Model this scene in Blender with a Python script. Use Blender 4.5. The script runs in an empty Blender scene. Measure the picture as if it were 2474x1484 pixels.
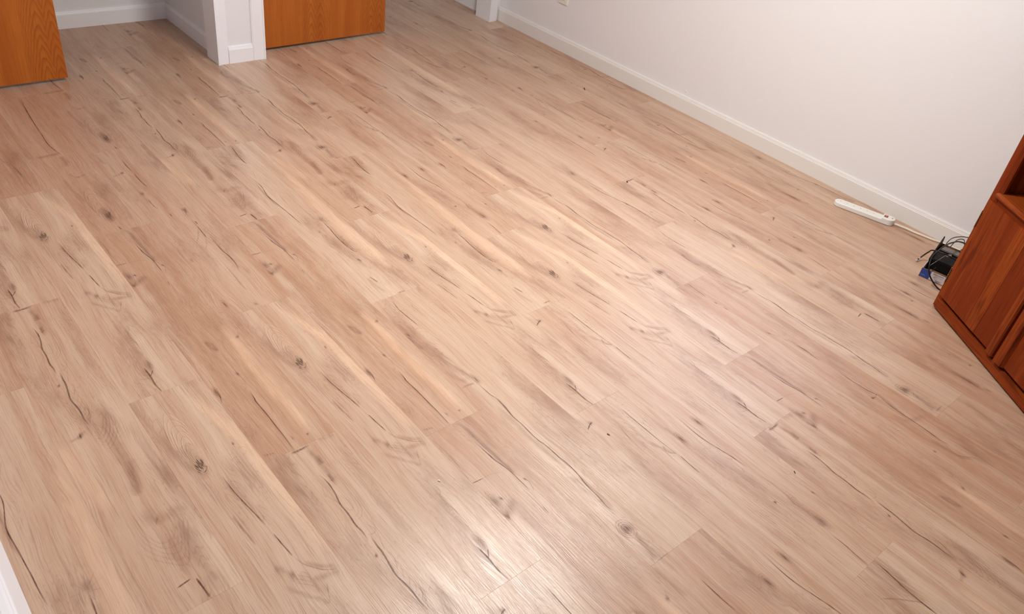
import bpy, bmesh, math, random
from mathutils import Vector, Matrix

SC = bpy.context.scene
COL = SC.collection
PI = math.pi

# ------------------------------------------------------------------ camera, world, exposure
cam_data = bpy.data.cameras.new('camera')
cam = bpy.data.objects.new('camera', cam_data)
COL.objects.link(cam)
SC.camera = cam
cam_data.sensor_fit = 'HORIZONTAL'
cam_data.sensor_width = 36.0
cam_data.lens = 1965.6 / 2474.0 * 36.0
cam_data.clip_start = 0.02
RC = Matrix(((0.64472, 0.75407, 0.12537), (0.51586, -0.30817, -0.79932), (-0.56411, 0.58001, -0.58768)))
M3 = Matrix((RC[0], -RC[1], -RC[2])).transposed()
cam.matrix_world = Matrix.Translation((0, 0, 1.55)) @ M3.to_quaternion().normalized().to_matrix().to_4x4()

world = bpy.data.worlds.new('world')
SC.world = world
world.use_nodes = True
bg = world.node_tree.nodes['Background']
bg.inputs['Color'].default_value = (0.64, 0.74, 1.0, 1)
bg.inputs['Strength'].default_value = 8.0

SC.view_settings.view_transform = 'Standard'
SC.view_settings.look = 'None'
SC.view_settings.gamma = 1.0
SC.view_settings.use_curve_mapping = False
SC.view_settings.exposure = 0.0
LAMP_POS = (-1.62, 1.83, 2.44)
LAMP_STRENGTH = 124.0
LAMP_COLOR = (1.0, 0.98, 0.94)

# ------------------------------------------------------------------ node helpers
def mat_new(name):
    m = bpy.data.materials.new(name)
    m.use_nodes = True
    nt = m.node_tree
    for n in list(nt.nodes):
        nt.nodes.remove(n)
    out = nt.nodes.new('ShaderNodeOutputMaterial')
    b = nt.nodes.new('ShaderNodeBsdfPrincipled')
    nt.links.new(b.outputs[0], out.inputs[0])
    return m, nt, b, out

def N(nt, t, **kw):
    n = nt.nodes.new(t)
    for k, v in kw.items():
        setattr(n, k, v)
    return n

def put(nt, sock, v):
    if isinstance(v, bpy.types.NodeSocket):
        nt.links.new(v, sock)
    elif v is not None:
        if isinstance(v, (tuple, list)) and len(v) == 3 and sock.type == 'RGBA':
            v = (*v, 1)
        sock.default_value = v

def math_(nt, op, a, b=None, c=None, clamp=False):
    n = N(nt, 'ShaderNodeMath', operation=op, use_clamp=clamp)
    put(nt, n.inputs[0], a)
    if b is not None: put(nt, n.inputs[1], b)
    if c is not None: put(nt, n.inputs[2], c)
    return n.outputs[0]

def mix(nt, fac, a, b, blend='MIX'):
    n = N(nt, 'ShaderNodeMix', data_type='RGBA', blend_type=blend)
    put(nt, n.inputs[0], fac); put(nt, n.inputs[6], a); put(nt, n.inputs[7], b)
    return n.outputs[2]

def mapr(nt, v, a, b, c=0.0, d=1.0, smooth=False):
    n = N(nt, 'ShaderNodeMapRange', interpolation_type='SMOOTHSTEP' if smooth else 'LINEAR')
    put(nt, n.inputs[0], v)
    for i, q in enumerate((a, b, c, d)):
        put(nt, n.inputs[1 + i], q)
    return n.outputs[0]

def noise(nt, vec, scale=1.0, detail=2.0, rough=0.5, dist=0.0):
    n = N(nt, 'ShaderNodeTexNoise')
    put(nt, n.inputs['Vector'], vec)
    n.inputs['Scale'].default_value = scale
    n.inputs['Detail'].default_value = detail
    n.inputs['Roughness'].default_value = rough
    n.inputs['Distortion'].default_value = dist
    return n.outputs[0]

def vscale(nt, vec, s, off=None):
    n = N(nt, 'ShaderNodeVectorMath', operation='MULTIPLY')
    put(nt, n.inputs[0], vec); n.inputs[1].default_value = s
    r = n.outputs[0]
    if off is not None:
        a = N(nt, 'ShaderNodeVectorMath', operation='ADD')
        put(nt, a.inputs[0], r); put(nt, a.inputs[1], off)
        r = a.outputs[0]
    return r

def bump(nt, b, h, strength, dist=0.001):
    n = N(nt, 'ShaderNodeBump')
    n.inputs['Strength'].default_value = strength
    n.inputs['Distance'].default_value = dist
    put(nt, n.inputs['Height'], h)
    nt.links.new(n.outputs[0], b.inputs['Normal'])

def objcoord(nt):
    return N(nt, 'ShaderNodeTexCoord').outputs['Object']

def attr(nt, name, kind='GEOMETRY', out='Fac'):
    n = N(nt, 'ShaderNodeAttribute', attribute_type=kind, attribute_name=name)
    return n.outputs[out]

def simple(name, col, rough=0.5, spec=0.5, metal=0.0, bump_scale=0, bump_str=0.0, bump_dist=0.001, vary=0.0):
    m, nt, b, o = mat_new(name)
    b.inputs['Roughness'].default_value = rough
    b.inputs['Specular IOR Level'].default_value = spec
    b.inputs['Metallic'].default_value = metal
    c = (*col, 1)
    if vary:
        f = noise(nt, objcoord(nt), 6.0, 3)
        nn = mix(nt, f, tuple(x * (1 - vary) for x in col), tuple(min(1, x * (1 + vary)) for x in col))
        nt.links.new(nn, b.inputs['Base Color'])
    else:
        b.inputs['Base Color'].default_value = c
    if bump_scale:
        bump(nt, b, noise(nt, objcoord(nt), bump_scale, 3), bump_str, bump_dist)
    return m

# ------------------------------------------------------------------ materials
MAT = {}
MAT['wall'] = simple('wall_paint', (0.805, 0.80, 0.81), 0.75, 0.25, bump_scale=170, bump_str=0.13, bump_dist=0.002)
MAT['ceiling'] = simple('ceiling_paint', (0.62, 0.60, 0.59), 0.9, 0.1, bump_scale=90, bump_str=0.3, bump_dist=0.003)
MAT['trim'] = simple('trim_paint', (0.87, 0.865, 0.89), 0.38, 0.45, bump_scale=60, bump_str=0.03)
MAT['trim_cream'] = simple('cream_baseboard_paint', (0.80, 0.78, 0.75), 0.42, 0.4, bump_scale=60, bump_str=0.03)
MAT['dark_gap'] = simple('subfloor_dark', (0.05, 0.035, 0.028), 0.9, 0.1, vary=0.2)
MAT['white_plastic'] = simple('white_plastic', (0.80, 0.79, 0.74), 0.38, 0.4, vary=0.02)
MAT['cord'] = simple('cream_cord', (0.78, 0.70, 0.58), 0.5, 0.4, vary=0.03)
MAT['hole'] = simple('dark_hole', (0.22, 0.20, 0.18), 0.7, 0.2, vary=0.1)
MAT['red'] = simple('red_switch', (0.62, 0.15, 0.13), 0.3, 0.5, vary=0.05)
MAT['switch_frame'] = simple('dark_red_bezel', (0.10, 0.012, 0.012), 0.4, 0.4, vary=0.1)
MAT['black'] = simple('black_plastic', (0.008, 0.007, 0.007), 0.5, 0.25, vary=0.15)
MAT['black_soft'] = simple('black_cable_rubber', (0.010, 0.009, 0.0085), 0.4, 0.35, vary=0.1)
MAT['grey'] = simple('grey_plastic', (0.16, 0.145, 0.135), 0.4, 0.5, vary=0.08)
MAT['card'] = simple('brown_cardboard', (0.26, 0.135, 0.07), 0.85, 0.15, bump_scale=120, bump_str=0.1, vary=0.12)
MAT['box_blue'] = simple('blue_print', (0.02, 0.055, 0.26), 0.4, 0.4, vary=0.06)
MAT['box_white'] = simple('white_print', (0.60, 0.55, 0.56), 0.45, 0.4, vary=0.03)
MAT['box_line'] = simple('grey_print', (0.22, 0.20, 0.27), 0.5, 0.3, vary=0.1)
MAT['box_maroon'] = simple('maroon_print', (0.10, 0.01, 0.02), 0.5, 0.3, vary=0.1)
MAT['box_pale'] = simple('pale_blue_print', (0.16, 0.22, 0.50), 0.5, 0.3, vary=0.1)
MAT['metal'] = simple('nickel', (0.72, 0.70, 0.67), 0.25, 0.5, 1.0, vary=0.05)
MAT['brass'] = simple('aged_brass', (0.42, 0.24, 0.10), 0.38, 0.5, 1.0, vary=0.2)
MAT['orange'] = simple('orange_plastic', (0.65, 0.14, 0.06), 0.4, 0.4, vary=0.05)
MAT['debris'] = simple('dark_splinter', (0.03, 0.02, 0.015), 0.8, 0.2, vary=0.2)
MAT['crumb'] = simple('white_crumb', (0.85, 0.83, 0.80), 0.7, 0.2, vary=0.05)
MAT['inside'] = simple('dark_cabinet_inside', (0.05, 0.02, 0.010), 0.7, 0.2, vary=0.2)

# oak laminate planks
def make_plank_mat():
    m, nt, b, o = mat_new('oak_laminate')
    co = objcoord(nt)
    seed = attr(nt, 'seed', 'OBJECT')
    sc = N(nt, 'ShaderNodeCombineXYZ')
    put(nt, sc.inputs[0], math_(nt, 'MULTIPLY', seed, 7.31)); put(nt, sc.inputs[1], math_(nt, 'MULTIPLY', seed, 3.17)); put(nt, sc.inputs[2], seed)
    off = sc.outputs[0]
    tone = attr(nt, 'tone', 'OBJECT')
    # gentle waviness of the fibres
    wob = noise(nt, vscale(nt, co, (2.6, 9, 1), off), 1.0, 2)
    sep = N(nt, 'ShaderNodeSeparateXYZ'); put(nt, sep.inputs[0], co)
    v2 = math_(nt, 'MULTIPLY_ADD', math_(nt, 'SUBTRACT', wob, 0.5), 0.045, sep.outputs[1])
    cw = N(nt, 'ShaderNodeCombineXYZ'); put(nt, cw.inputs[0], sep.outputs[0]); put(nt, cw.inputs[1], v2)
    cv = cw.outputs[0]
    lane = noise(nt, vscale(nt, cv, (0.9, 20, 1), off), 1.0, 3, 0.55)
    broad = noise(nt, vscale(nt, co, (2.2, 8, 1), off), 1.0, 3, 0.6)
    fib = noise(nt, vscale(nt, cv, (5, 260, 1), off), 1.0, 3, 0.65)
    fine = noise(nt, vscale(nt, cv, (16, 800, 1), off), 1.0, 2, 0.6)
    ring = N(nt, 'ShaderNodeTexNoise'); put(nt, ring.inputs['Vector'], vscale(nt, cv, (1.1, 7, 1), off)); ring.inputs['Detail'].default_value = 1.0
    saw = math_(nt, 'FRACT', math_(nt, 'MULTIPLY', ring.outputs[0], 15.0))
    band = mapr(nt, math_(nt, 'ABSOLUTE', math_(nt, 'SUBTRACT', saw, 0.5)), 0.34, 0.5, 0, 1, True)
    pores = mapr(nt, noise(nt, vscale(nt, cv, (22, 420, 1), off), 1.0, 1.5, 0.5), 0.62, 0.74, 0, 1, True)
    pmask = mapr(nt, broad, 0.45, 0.6, 0, 1, True)
    pale = (0.650, 0.478, 0.348)
    mid = (0.468, 0.266, 0.163)
    dark = (0.285, 0.136, 0.078)
    f1 = math_(nt, 'ADD', mapr(nt, lane, 0.28, 0.72, 0.05, 0.85), tone)
    c = mix(nt, math_(nt, 'ADD', f1, 0.0, clamp=True), pale, mid)
    f2 = math_(nt, 'MULTIPLY', mapr(nt, broad, 0.50, 0.78, 0, 0.75, True), 1.0)
    c = mix(nt, f2, c, dark)
    c = mix(nt, math_(nt, 'MULTIPLY', band, math_(nt, 'MULTIPLY', pmask, 0.34)), c, dark)
    streak = noise(nt, vscale(nt, cv, (3.2, 75, 1), off), 1.0, 4, 0.7)
    c = mix(nt, mapr(nt, streak, 0.54, 0.76, 0, 0.42), c, dark)
    c = mix(nt, mapr(nt, streak, 0.46, 0.28, 0, 0.35), c, pale)
    c = mix(nt, mapr(nt, fib, 0.50, 0.70, 0, 0.50), c, dark)
    c = mix(nt, mapr(nt, fine, 0.52, 0.72, 0, 0.35), c, (0.76, 0.60, 0.46))
    c = mix(nt, math_(nt, 'MULTIPLY', pores, math_(nt, 'MULTIPLY_ADD', pmask, 0.30, 0.10)), c, (0.20, 0.10, 0.06))
    nt.links.new(c, b.inputs['Base Color'])
    b.inputs['Specular IOR Level'].default_value = 0.55
    rr = mapr(nt, fib, 0.3, 0.7, 0.27, 0.39)
    nt.links.new(rr, b.inputs['Roughness'])
    hgt = math_(nt, 'ADD', math_(nt, 'MULTIPLY', fib, 0.7), math_(nt, 'MULTIPLY', fine, 0.3))
    bump(nt, b, hgt, 0.5, 0.0014)
    return m
MAT['plank'] = make_plank_mat()

def make_print_mat():                      # printed cracks, knots and figure of the laminate
    m, nt, b, o = mat_new('oak_figure_print')
    co = objcoord(nt)
    tint = N(nt, 'ShaderNodeAttribute', attribute_type='GEOMETRY', attribute_name='tint')
    across = attr(nt, 'across')
    soft = attr(nt, 'soft')
    fall = mapr(nt, math_(nt, 'ABSOLUTE', across), soft, 1.0, 1.0, 0.0, True)
    gr = noise(nt, vscale(nt, co, (16, 190, 1)), 1.0, 4, 0.7)
    mottle = mapr(nt, gr, 0.30, 0.66, 0.35, 1.15)
    mo = math_(nt, 'MULTIPLY_ADD', math_(nt, 'SUBTRACT', 1.0, soft), math_(nt, 'SUBTRACT', mottle, 1.0), 1.0)
    al = math_(nt, 'MULTIPLY', math_(nt, 'MULTIPLY', tint.outputs['Alpha'], fall), mo, clamp=True)
    # light crosses the print twice, so halve its density and keep its own colour
    al = math_(nt, 'MINIMUM', al, 0.97)
    a2 = math_(nt, 'SUBTRACT', 1.0, math_(nt, 'SQRT', math_(nt, 'SUBTRACT', 1.0, al)))
    k = math_(nt, 'DIVIDE', al, math_(nt, 'MAXIMUM', a2, 0.002))
    vm = N(nt, 'ShaderNodeVectorMath', operation='SCALE')
    put(nt, vm.inputs[0], tint.outputs['Color']); put(nt, vm.inputs['Scale'], k)
    nt.links.new(vm.outputs[0], b.inputs['Base Color'])
    b.inputs['Roughness'].default_value = 0.42
    b.inputs['Specular IOR Level'].default_value = 0.3
    nt.links.new(a2, b.inputs['Alpha'])
    return m
MAT['print'] = make_print_mat()

def make_oak_door_mat(name, base, darkc, paler, arch=True, rough=0.34):
    m, nt, b, o = mat_new(name)
    co = objcoord(nt)                       # y across, z along the grain
    sep = N(nt, 'ShaderNodeSeparateXYZ'); put(nt, sep.inputs[0], co)
    w = noise(nt, vscale(nt, co, (1, 4, 0.8)), 1.0, 2)
    y = math_(nt, 'MULTIPLY_ADD', math_(nt, 'SUBTRACT', w, 0.5), 0.05, sep.outputs[1])
    yy = math_(nt, 'PINGPONG', math_(nt, 'ADD', y, 0.04), 0.185)
    y2 = math_(nt, 'ABSOLUTE', math_(nt, 'SUBTRACT', yy, 0.028))
    d = math_(nt, 'ADD', math_(nt, 'MULTIPLY', math_(nt, 'POWER', y2, 1.45), 30.0), math_(nt, 'MULTIPLY', sep.outputs[2], 2.2))
    jag = noise(nt, vscale(nt, co, (1, 55, 10)), 1.0, 2)
    d = math_(nt, 'MULTIPLY_ADD', jag, 0.11, d)
    saw = math_(nt, 'FRACT', math_(nt, 'MULTIPLY', d, 9.5))
    rings = mapr(nt, saw, 0.35, 1.0, 0, 1, True)
    near = mapr(nt, yy, 0.05, 0.13, 1.0, 0.15, True)
    fib = noise(nt, vscale(nt, co, (1, 420, 6)), 1.0, 3, 0.65)
    lane = noise(nt, vscale(nt, co, (1, 16, 0.5)), 1.0, 2)
    c = mix(nt, mapr(nt, lane, 0.35, 0.65), base, paler)
    if arch:
        c = mix(nt, math_(nt, 'MULTIPLY', math_(nt, 'MULTIPLY', rings, near), 0.55), c, darkc)
    c = mix(nt, mapr(nt, fib, 0.46, 0.70, 0, 0.55), c, darkc)
    nt.links.new(c, b.inputs['Base Color'])
    b.inputs['Roughness'].default_value = rough
    b.inputs['Specular IOR Level'].default_value = 0.3
    bump(nt, b, fib, 0.10, 0.0006)
    return m
MAT['oak_door'] = make_oak_door_mat('honey_oak_veneer', (0.41, 0.104, 0.012), (0.25, 0.052, 0.005), (0.50, 0.145, 0.020))
MAT['oak_edge'] = simple('oak_edge', (0.14, 0.05, 0.018), 0.6, 0.2, vary=0.15)

def make_stain(name, base, darkc, paler):
    m, nt, b, o = mat_new(name)
    co = objcoord(nt)
    oi = N(nt, 'ShaderNodeObjectInfo')
    add = N(nt, 'ShaderNodeCombineXYZ'); put(nt, add.inputs[0], math_(nt, 'MULTIPLY', oi.outputs['Random'], 9.0)); put(nt, add.inputs[2], math_(nt, 'MULTIPLY', oi.outputs['Random'], 5.0))
    axis = attr(nt, 'grain_x', 'OBJECT')
    def g(along, across, det=3, ro=.6):
        a = noise(nt, vscale(nt, co, (across, across, along), add.outputs[0]), 1.0, det, ro)
        h = noise(nt, vscale(nt, co, (along, across, across), add.outputs[0]), 1.0, det, ro)
        n = N(nt, 'ShaderNodeMix', data_type='FLOAT')
        put(nt, n.inputs[0], axis); put(nt, n.inputs[2], a); put(nt, n.inputs[3], h)
        return n.outputs[0]
    lane = g(1.5, 22); fib = g(7, 330); blot = g(5, 40)
    tone = attr(nt, 'tone', 'OBJECT')
    c = mix(nt, math_(nt, 'ADD', mapr(nt, lane, 0.3, 0.7), tone, clamp=True), paler, base)
    c = mix(nt, mapr(nt, blot, 0.55, 0.72, 0, 0.7, True), c, darkc)
    c = mix(nt, mapr(nt, fib, 0.45, 0.70, 0, 0.65), c, darkc)
    nt.links.new(c, b.inputs['Base Color'])
    b.inputs['Roughness'].default_value = 0.5
    b.inputs['Specular IOR Level'].default_value = 0.12
    bump(nt, b, fib, 0.12, 0.0006)
    return m
MAT['stain'] = make_stain('red_brown_stained_oak', (0.185, 0.027, 0.004), (0.085, 0.010, 0.002), (0.29, 0.056, 0.008))

def emission(name, col, strength):
    m, nt, b, o = mat_new(name)
    nt.nodes.remove(b)
    e = N(nt, 'ShaderNodeEmission')
    e.inputs[0].default_value = (*col, 1); e.inputs[1].default_value = strength
    nt.links.new(e.outputs[0], o.inputs[0])
    return m
MAT['lamp_glow'] = emission('lit_lamp_glass', LAMP_COLOR, LAMP_STRENGTH)

def glass_mat():
    m, nt, b, o = mat_new('window_glass')
    b.inputs['Base Color'].default_value = (1, 1, 1, 1)
    b.inputs['Roughness'].default_value = 0.0
    b.inputs['IOR'].default_value = 1.05
    b.inputs['Transmission Weight'].default_value = 1.0
    return m
MAT['glass'] = glass_mat()

# ------------------------------------------------------------------ mesh helpers
def mesh_obj(name, bm, mats, parent=None, loc=(0, 0, 0), rot=None, smooth=False):
    me = bpy.data.meshes.new(name)
    bmesh.ops.recalc_face_normals(bm, faces=bm.faces)
    bm.to_mesh(me); bm.free()
    for mm in (mats if isinstance(mats, (list, tuple)) else [mats]):
        me.materials.append(MAT[mm])
    if smooth:
        for p in me.polygons: p.use_smooth = True
    o = bpy.data.objects.new(name, me)
    COL.objects.link(o)
    if parent: o.parent = parent
    o.location = loc
    if rot is not None: o.rotation_euler = rot
    return o

def box(bm, x0, x1, y0, y1, z0, z1, bev=0.0, mi=0):
    vs = [bm.verts.new((x, y, z)) for x in (x0, x1) for y in (y0, y1) for z in (z0, z1)]
    fs = []
    for idx in ((0, 1, 3, 2), (4, 6, 7, 5), (0, 4, 5, 1), (2, 3, 7, 6), (0, 2, 6, 4), (1, 5, 7, 3)):
        f = bm.faces.new([vs[i] for i in idx]); f.material_index = mi; fs.append(f)
    if bev:
        es = list({e for f in fs for e in f.edges})
        bmesh.ops.bevel(bm, geom=es, offset=bev, segments=2, profile=0.6, affect='EDGES', clamp_overlap=True)
    return vs

def boxes(name, lst, mats, parent=None, bev=0.0, **kw):
    bm = bmesh.new()
    for b_ in lst:
        box(bm, *b_, bev=bev)
    return mesh_obj(name, bm, mats, parent, **kw)

def extrude_profile(bm, prof, p0, p1, out, miter0=0.0, miter1=0.0):
    """profile (d, z) pushed from p0 to p1; d is measured along the 2D unit vector out"""
    p0 = Vector(p0); p1 = Vector(p1); out = Vector(out)
    t = (p1 - p0).normalized()
    rows = []
    for base, mi in ((p0, miter0), (p1, -miter1)):
        rows.append([bm.verts.new((base.x + out.x * d + t.x * d * mi, base.y + out.y * d + t.y * d * mi, z)) for d, z in prof])
    n = len(prof)
    for i in range(n):
        k = (i + 1) % n
        bm.faces.new((rows[0][i], rows[0][k], rows[1][k], rows[1][i]))
    bm.faces.new(rows[0]); bm.faces.new(list(reversed(rows[1])))

def tube(bm, pts, r, seg=8, cap=True, taper=None):
    pts = [Vector(p) for p in pts]
    rings = []
    up = Vector((0, 0, 1))
    for i, p in enumerate(pts):
        t = (pts[min(i + 1, len(pts) - 1)] - pts[max(i - 1, 0)]).normalized()
        a = t.cross(up)
        if a.length < 1e-4: a = t.cross(Vector((1, 0, 0)))
        a.normalize(); b = a.cross(t).normalized()
        rr = r if taper is None else taper[i]
        rings.append([bm.verts.new(p + a * rr * math.cos(2 * PI * k / seg) + b * rr * math.sin(2 * PI * k / seg)) for k in range(seg)])
    for i in range(len(rings) - 1):
        for k in range(seg):
            bm.faces.new((rings[i][k], rings[i][(k + 1) % seg], rings[i + 1][(k + 1) % seg], rings[i + 1][k]))
    if cap:
        bm.faces.new(list(reversed(rings[0]))); bm.faces.new(rings[-1])

def smooth_pts(pts, sub=4):
    P = [Vector(p) for p in pts]
    if len(P) < 3:
        return [P[0].lerp(P[-1], i / sub) for i in range(sub + 1)]
    out = []
    for i in range(len(P) - 1):
        a = P[max(i - 1, 0)]; b = P[i]; c = P[i + 1]; d = P[min(i + 2, len(P) - 1)]
        for k in range(sub):
            t = k / sub
            out.append(0.5 * ((2 * b) + (c - a) * t + (2 * a - 5 * b + 4 * c - d) * t * t + (3 * b - a - 3 * c + d) * t ** 3))
    out.append(P[-1])
    return out

def structure(o):
    o['kind'] = 'structure'
    return o

def thing(name, label, cat, loc=(0, 0, 0), rz=0.0, group=None):
    o = bpy.data.objects.new(name, None)
    COL.objects.link(o)
    o.empty_display_size = 0.05
    o.location = loc; o.rotation_euler = (0, 0, rz)
    o['label'] = label; o['category'] = cat
    if group: o['group'] = group
    return o

def tag(o, label, cat, group=None):
    o['label'] = label; o['category'] = cat
    if group: o['group'] = group
    return o

# ------------------------------------------------------------------ room shell
WR = 3.41            # right wall
WB = -3.735          # closet front wall, room side
WE = 1.20            # end wall behind the cabinet
CB = -4.44           # closet back
CH = 2.44
WL = -0.014          # left wall surface
T = 0.12

# right wall with a window above the part in view
WX0, WX1, WZ0, WZ1 = -2.40, -1.15, 1.04, 1.75
structure(boxes('wall_right', [(CB - T, WX0, WR, WR + T, 0, CH), (WX1, WE + T, WR, WR + T, 0, CH),
                               (WX0, WX1, WR, WR + T, 0, WZ0), (WX0, WX1, WR, WR + T, WZ1, CH)], 'wall'))
bm = bmesh.new()
for q in ((WX0 - .06, WX1 + .06, WZ0 - .06, WZ0), (WX0 - .06, WX1 + .06, WZ1, WZ1 + .06), (WX0 - .06, WX0, WZ0, WZ1), (WX1, WX1 + .06, WZ0, WZ1)):
    box(bm, q[0], q[1], WR - .016, WR, q[2], q[3], .003)
win = structure(mesh_obj('window_1', bm, 'trim'))
bm = bmesh.new()
for q in ((WX0, WX1, WZ0, WZ0 + .04), (WX0, WX1, WZ1 - .04, WZ1), (WX0, WX0 + .04, WZ0, WZ1), (WX1 - .04, WX1, WZ0, WZ1), ((WX0 + WX1) / 2 - .02, (WX0 + WX1) / 2 + .02, WZ0, WZ1)):
    box(bm, q[0], q[1], WR + .04, WR + .08, q[2], q[3], .003)
mesh_obj('window_frame', bm, 'trim', win)
for q0, q1 in ((WX0 + .04, (WX0 + WX1) / 2 - .02), ((WX0 + WX1) / 2 + .02, WX1 - .04)):
    boxes('pane', [(q0, q1, WR + .058, WR + .062, WZ0 + .04, WZ1 - .04)], 'glass', win)

# closet front wall: left return, pillar between the closets, header, stub by the right wall
def skew(y):         # the right closet front stands a few centimetres further back
    return WB - max(0.0, (y - 1.80)) * 0.052
bm = bmesh.new()
box(bm, WB - .105, WB, WL - T, 0.10, 0, CH)
box(bm, WB - .105, WB, 1.580, 1.800, 0, 2.05)
box(bm, WB - .105, WB, 0.10, 1.800, 2.05, CH)
v = box(bm, 0, 1, 1.800, 3.330, 2.05, CH)
for q in v: q.co.x = skew(q.co.y) - (.105 if q.co.x < .5 else 0)
v = box(bm, 0, 1, 3.330, WR, 0, CH)
for q in v: q.co.x = skew(q.co.y) - (.105 if q.co.x < .5 else 0)
structure(mesh_obj('wall_back', bm, 'wall'))
structure(boxes('wall_closet_back', [(CB - T, CB, WL - T, WR, 0, CH)], 'wall'))
structure(boxes('wall_closet_side', [(CB, WB - .105, 1.612, 1.770, 0, CH)], 'wall'))
structure(boxes('wall_closet_end', [(CB, skew(3.39) - .105, 3.392, WR, 0, CH)], 'wall'))
structure(boxes('wall_end', [(WE, WE + T, -1.3, WR, 0, CH)], 'wall'))
# left wall with the doorway the picture is taken from, and the hall behind it
DX0, DX1 = -0.72, 0.42
structure(boxes('wall_left', [(CB - T, DX0, WL - T, WL, 0, CH), (DX1, WE, WL - T, WL, 0, CH), (DX0, DX1, WL - T, WL, 2.05, CH)], 'wall'))
structure(boxes('wall_hall', [(-1.6, WE, -1.42, -1.3, 0, CH), (-1.72, -1.6, -1.42, WL - T, 0, CH)], 'wall'))
structure(boxes('ceiling', [(CB - T, WE + T, -1.42, WR + T, CH, CH + .1)], 'ceiling'))

# ------------------------------------------------------------------ floor and its planks
FX0, FX1, FY0, FY1 = CB, WE, 0.0, WR
floor = structure(boxes('floor', [(CB - T, WE + T, -1.42, WR + T, -0.06, -0.0085)], 'dark_gap'))
structure(boxes('floor_hall', [(-1.6, WE, -1.3, 0.0, -0.0085, -0.0005)], 'plank'))

ROW_Y, ROW_W = 0.5823, 0.18993
ROWS = {-3: [-3.07, -1.88, -.69], -2: [-3.4, -2.222, -1.04], -1: [-4.05, -2.866, -1.685, -.5], 0: [-3.68, -2.4965, -1.315, -.133],
        1: [-4.25, -3.07, -1.892, -.711], 2: [-4.7, -3.52, -2.352, -1.17, .01], 3: [-4.1, -2.92, -1.734, -.5465],
        4: [-4.57, -3.382, -2.189, -1.0115, .18], 5: [-3.83, -2.63, -1.434, -.232], 6: [-4.23, -3.044, -1.8565, -.6615, .53],
        7: [-4.48, -3.29, -2.1, -.907, .29], 8: [-4.83, -3.64, -2.45, -1.27, -.08], 9: [-3.99, -2.792, -1.59, -.3895],
        10: [-4.32, -3.122, -1.928, -.726], 11: [-3.45, -2.2425, -1.0315, .17], 12: [-3.85, -2.65, -1.443, -.24],
        13: [-4.18, -2.98, -1.7745, -.57], 14: [-3.69, -2.49, -1.29, -.09]}
# which printed board design lies where (row, board)
WHICH = {}
for dsg, lst in dict(
        A=[(-1, 1), (-1, 2), (1, 2), (4, 2), (6, 2), (7, 2), (-2, 0)],
        B=[(-2, 1), (0, 2), (2, 1), (4, 1), (6, 3), (10, 2)],
        C=[(0, 1), (2, 0), (3, 0), (4, 0), (2, 2), (2, 3), (7, 1), (7, 3), (12, 1), (7, 0)],
        D=[(3, 1), (5, 1), (9, 0)],
        E=[(5, 2), (4, 3), (11, 1), (12, 2), (6, 1), (1, 3)],
        F=[(3, 2), (9, 2), (6, 0), (5, 0), (8, 1), (8, 2), (13, 0)],
        G=[(8, 3), (13, 1), (14, 0), (10, 0)],
        H=[(1, 1), (3, 3), (11, 0)], I=[(0, 0), (1, 0)], J=[(9, 1), (14, 1)], K=[(10, 1), (12, 0)],
        M=[(10, 3), (13, 2), (11, 2), (14, 2)], O=[(-1, 0)]).items():
    for q in lst: WHICH[q] = dsg
TONE = dict(A=-.02, B=.04, C=.36, D=-.06, E=.14, F=.0, G=.36, H=.34, I=.40, J=.08, K=.30, M=.30, O=.36)

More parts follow.
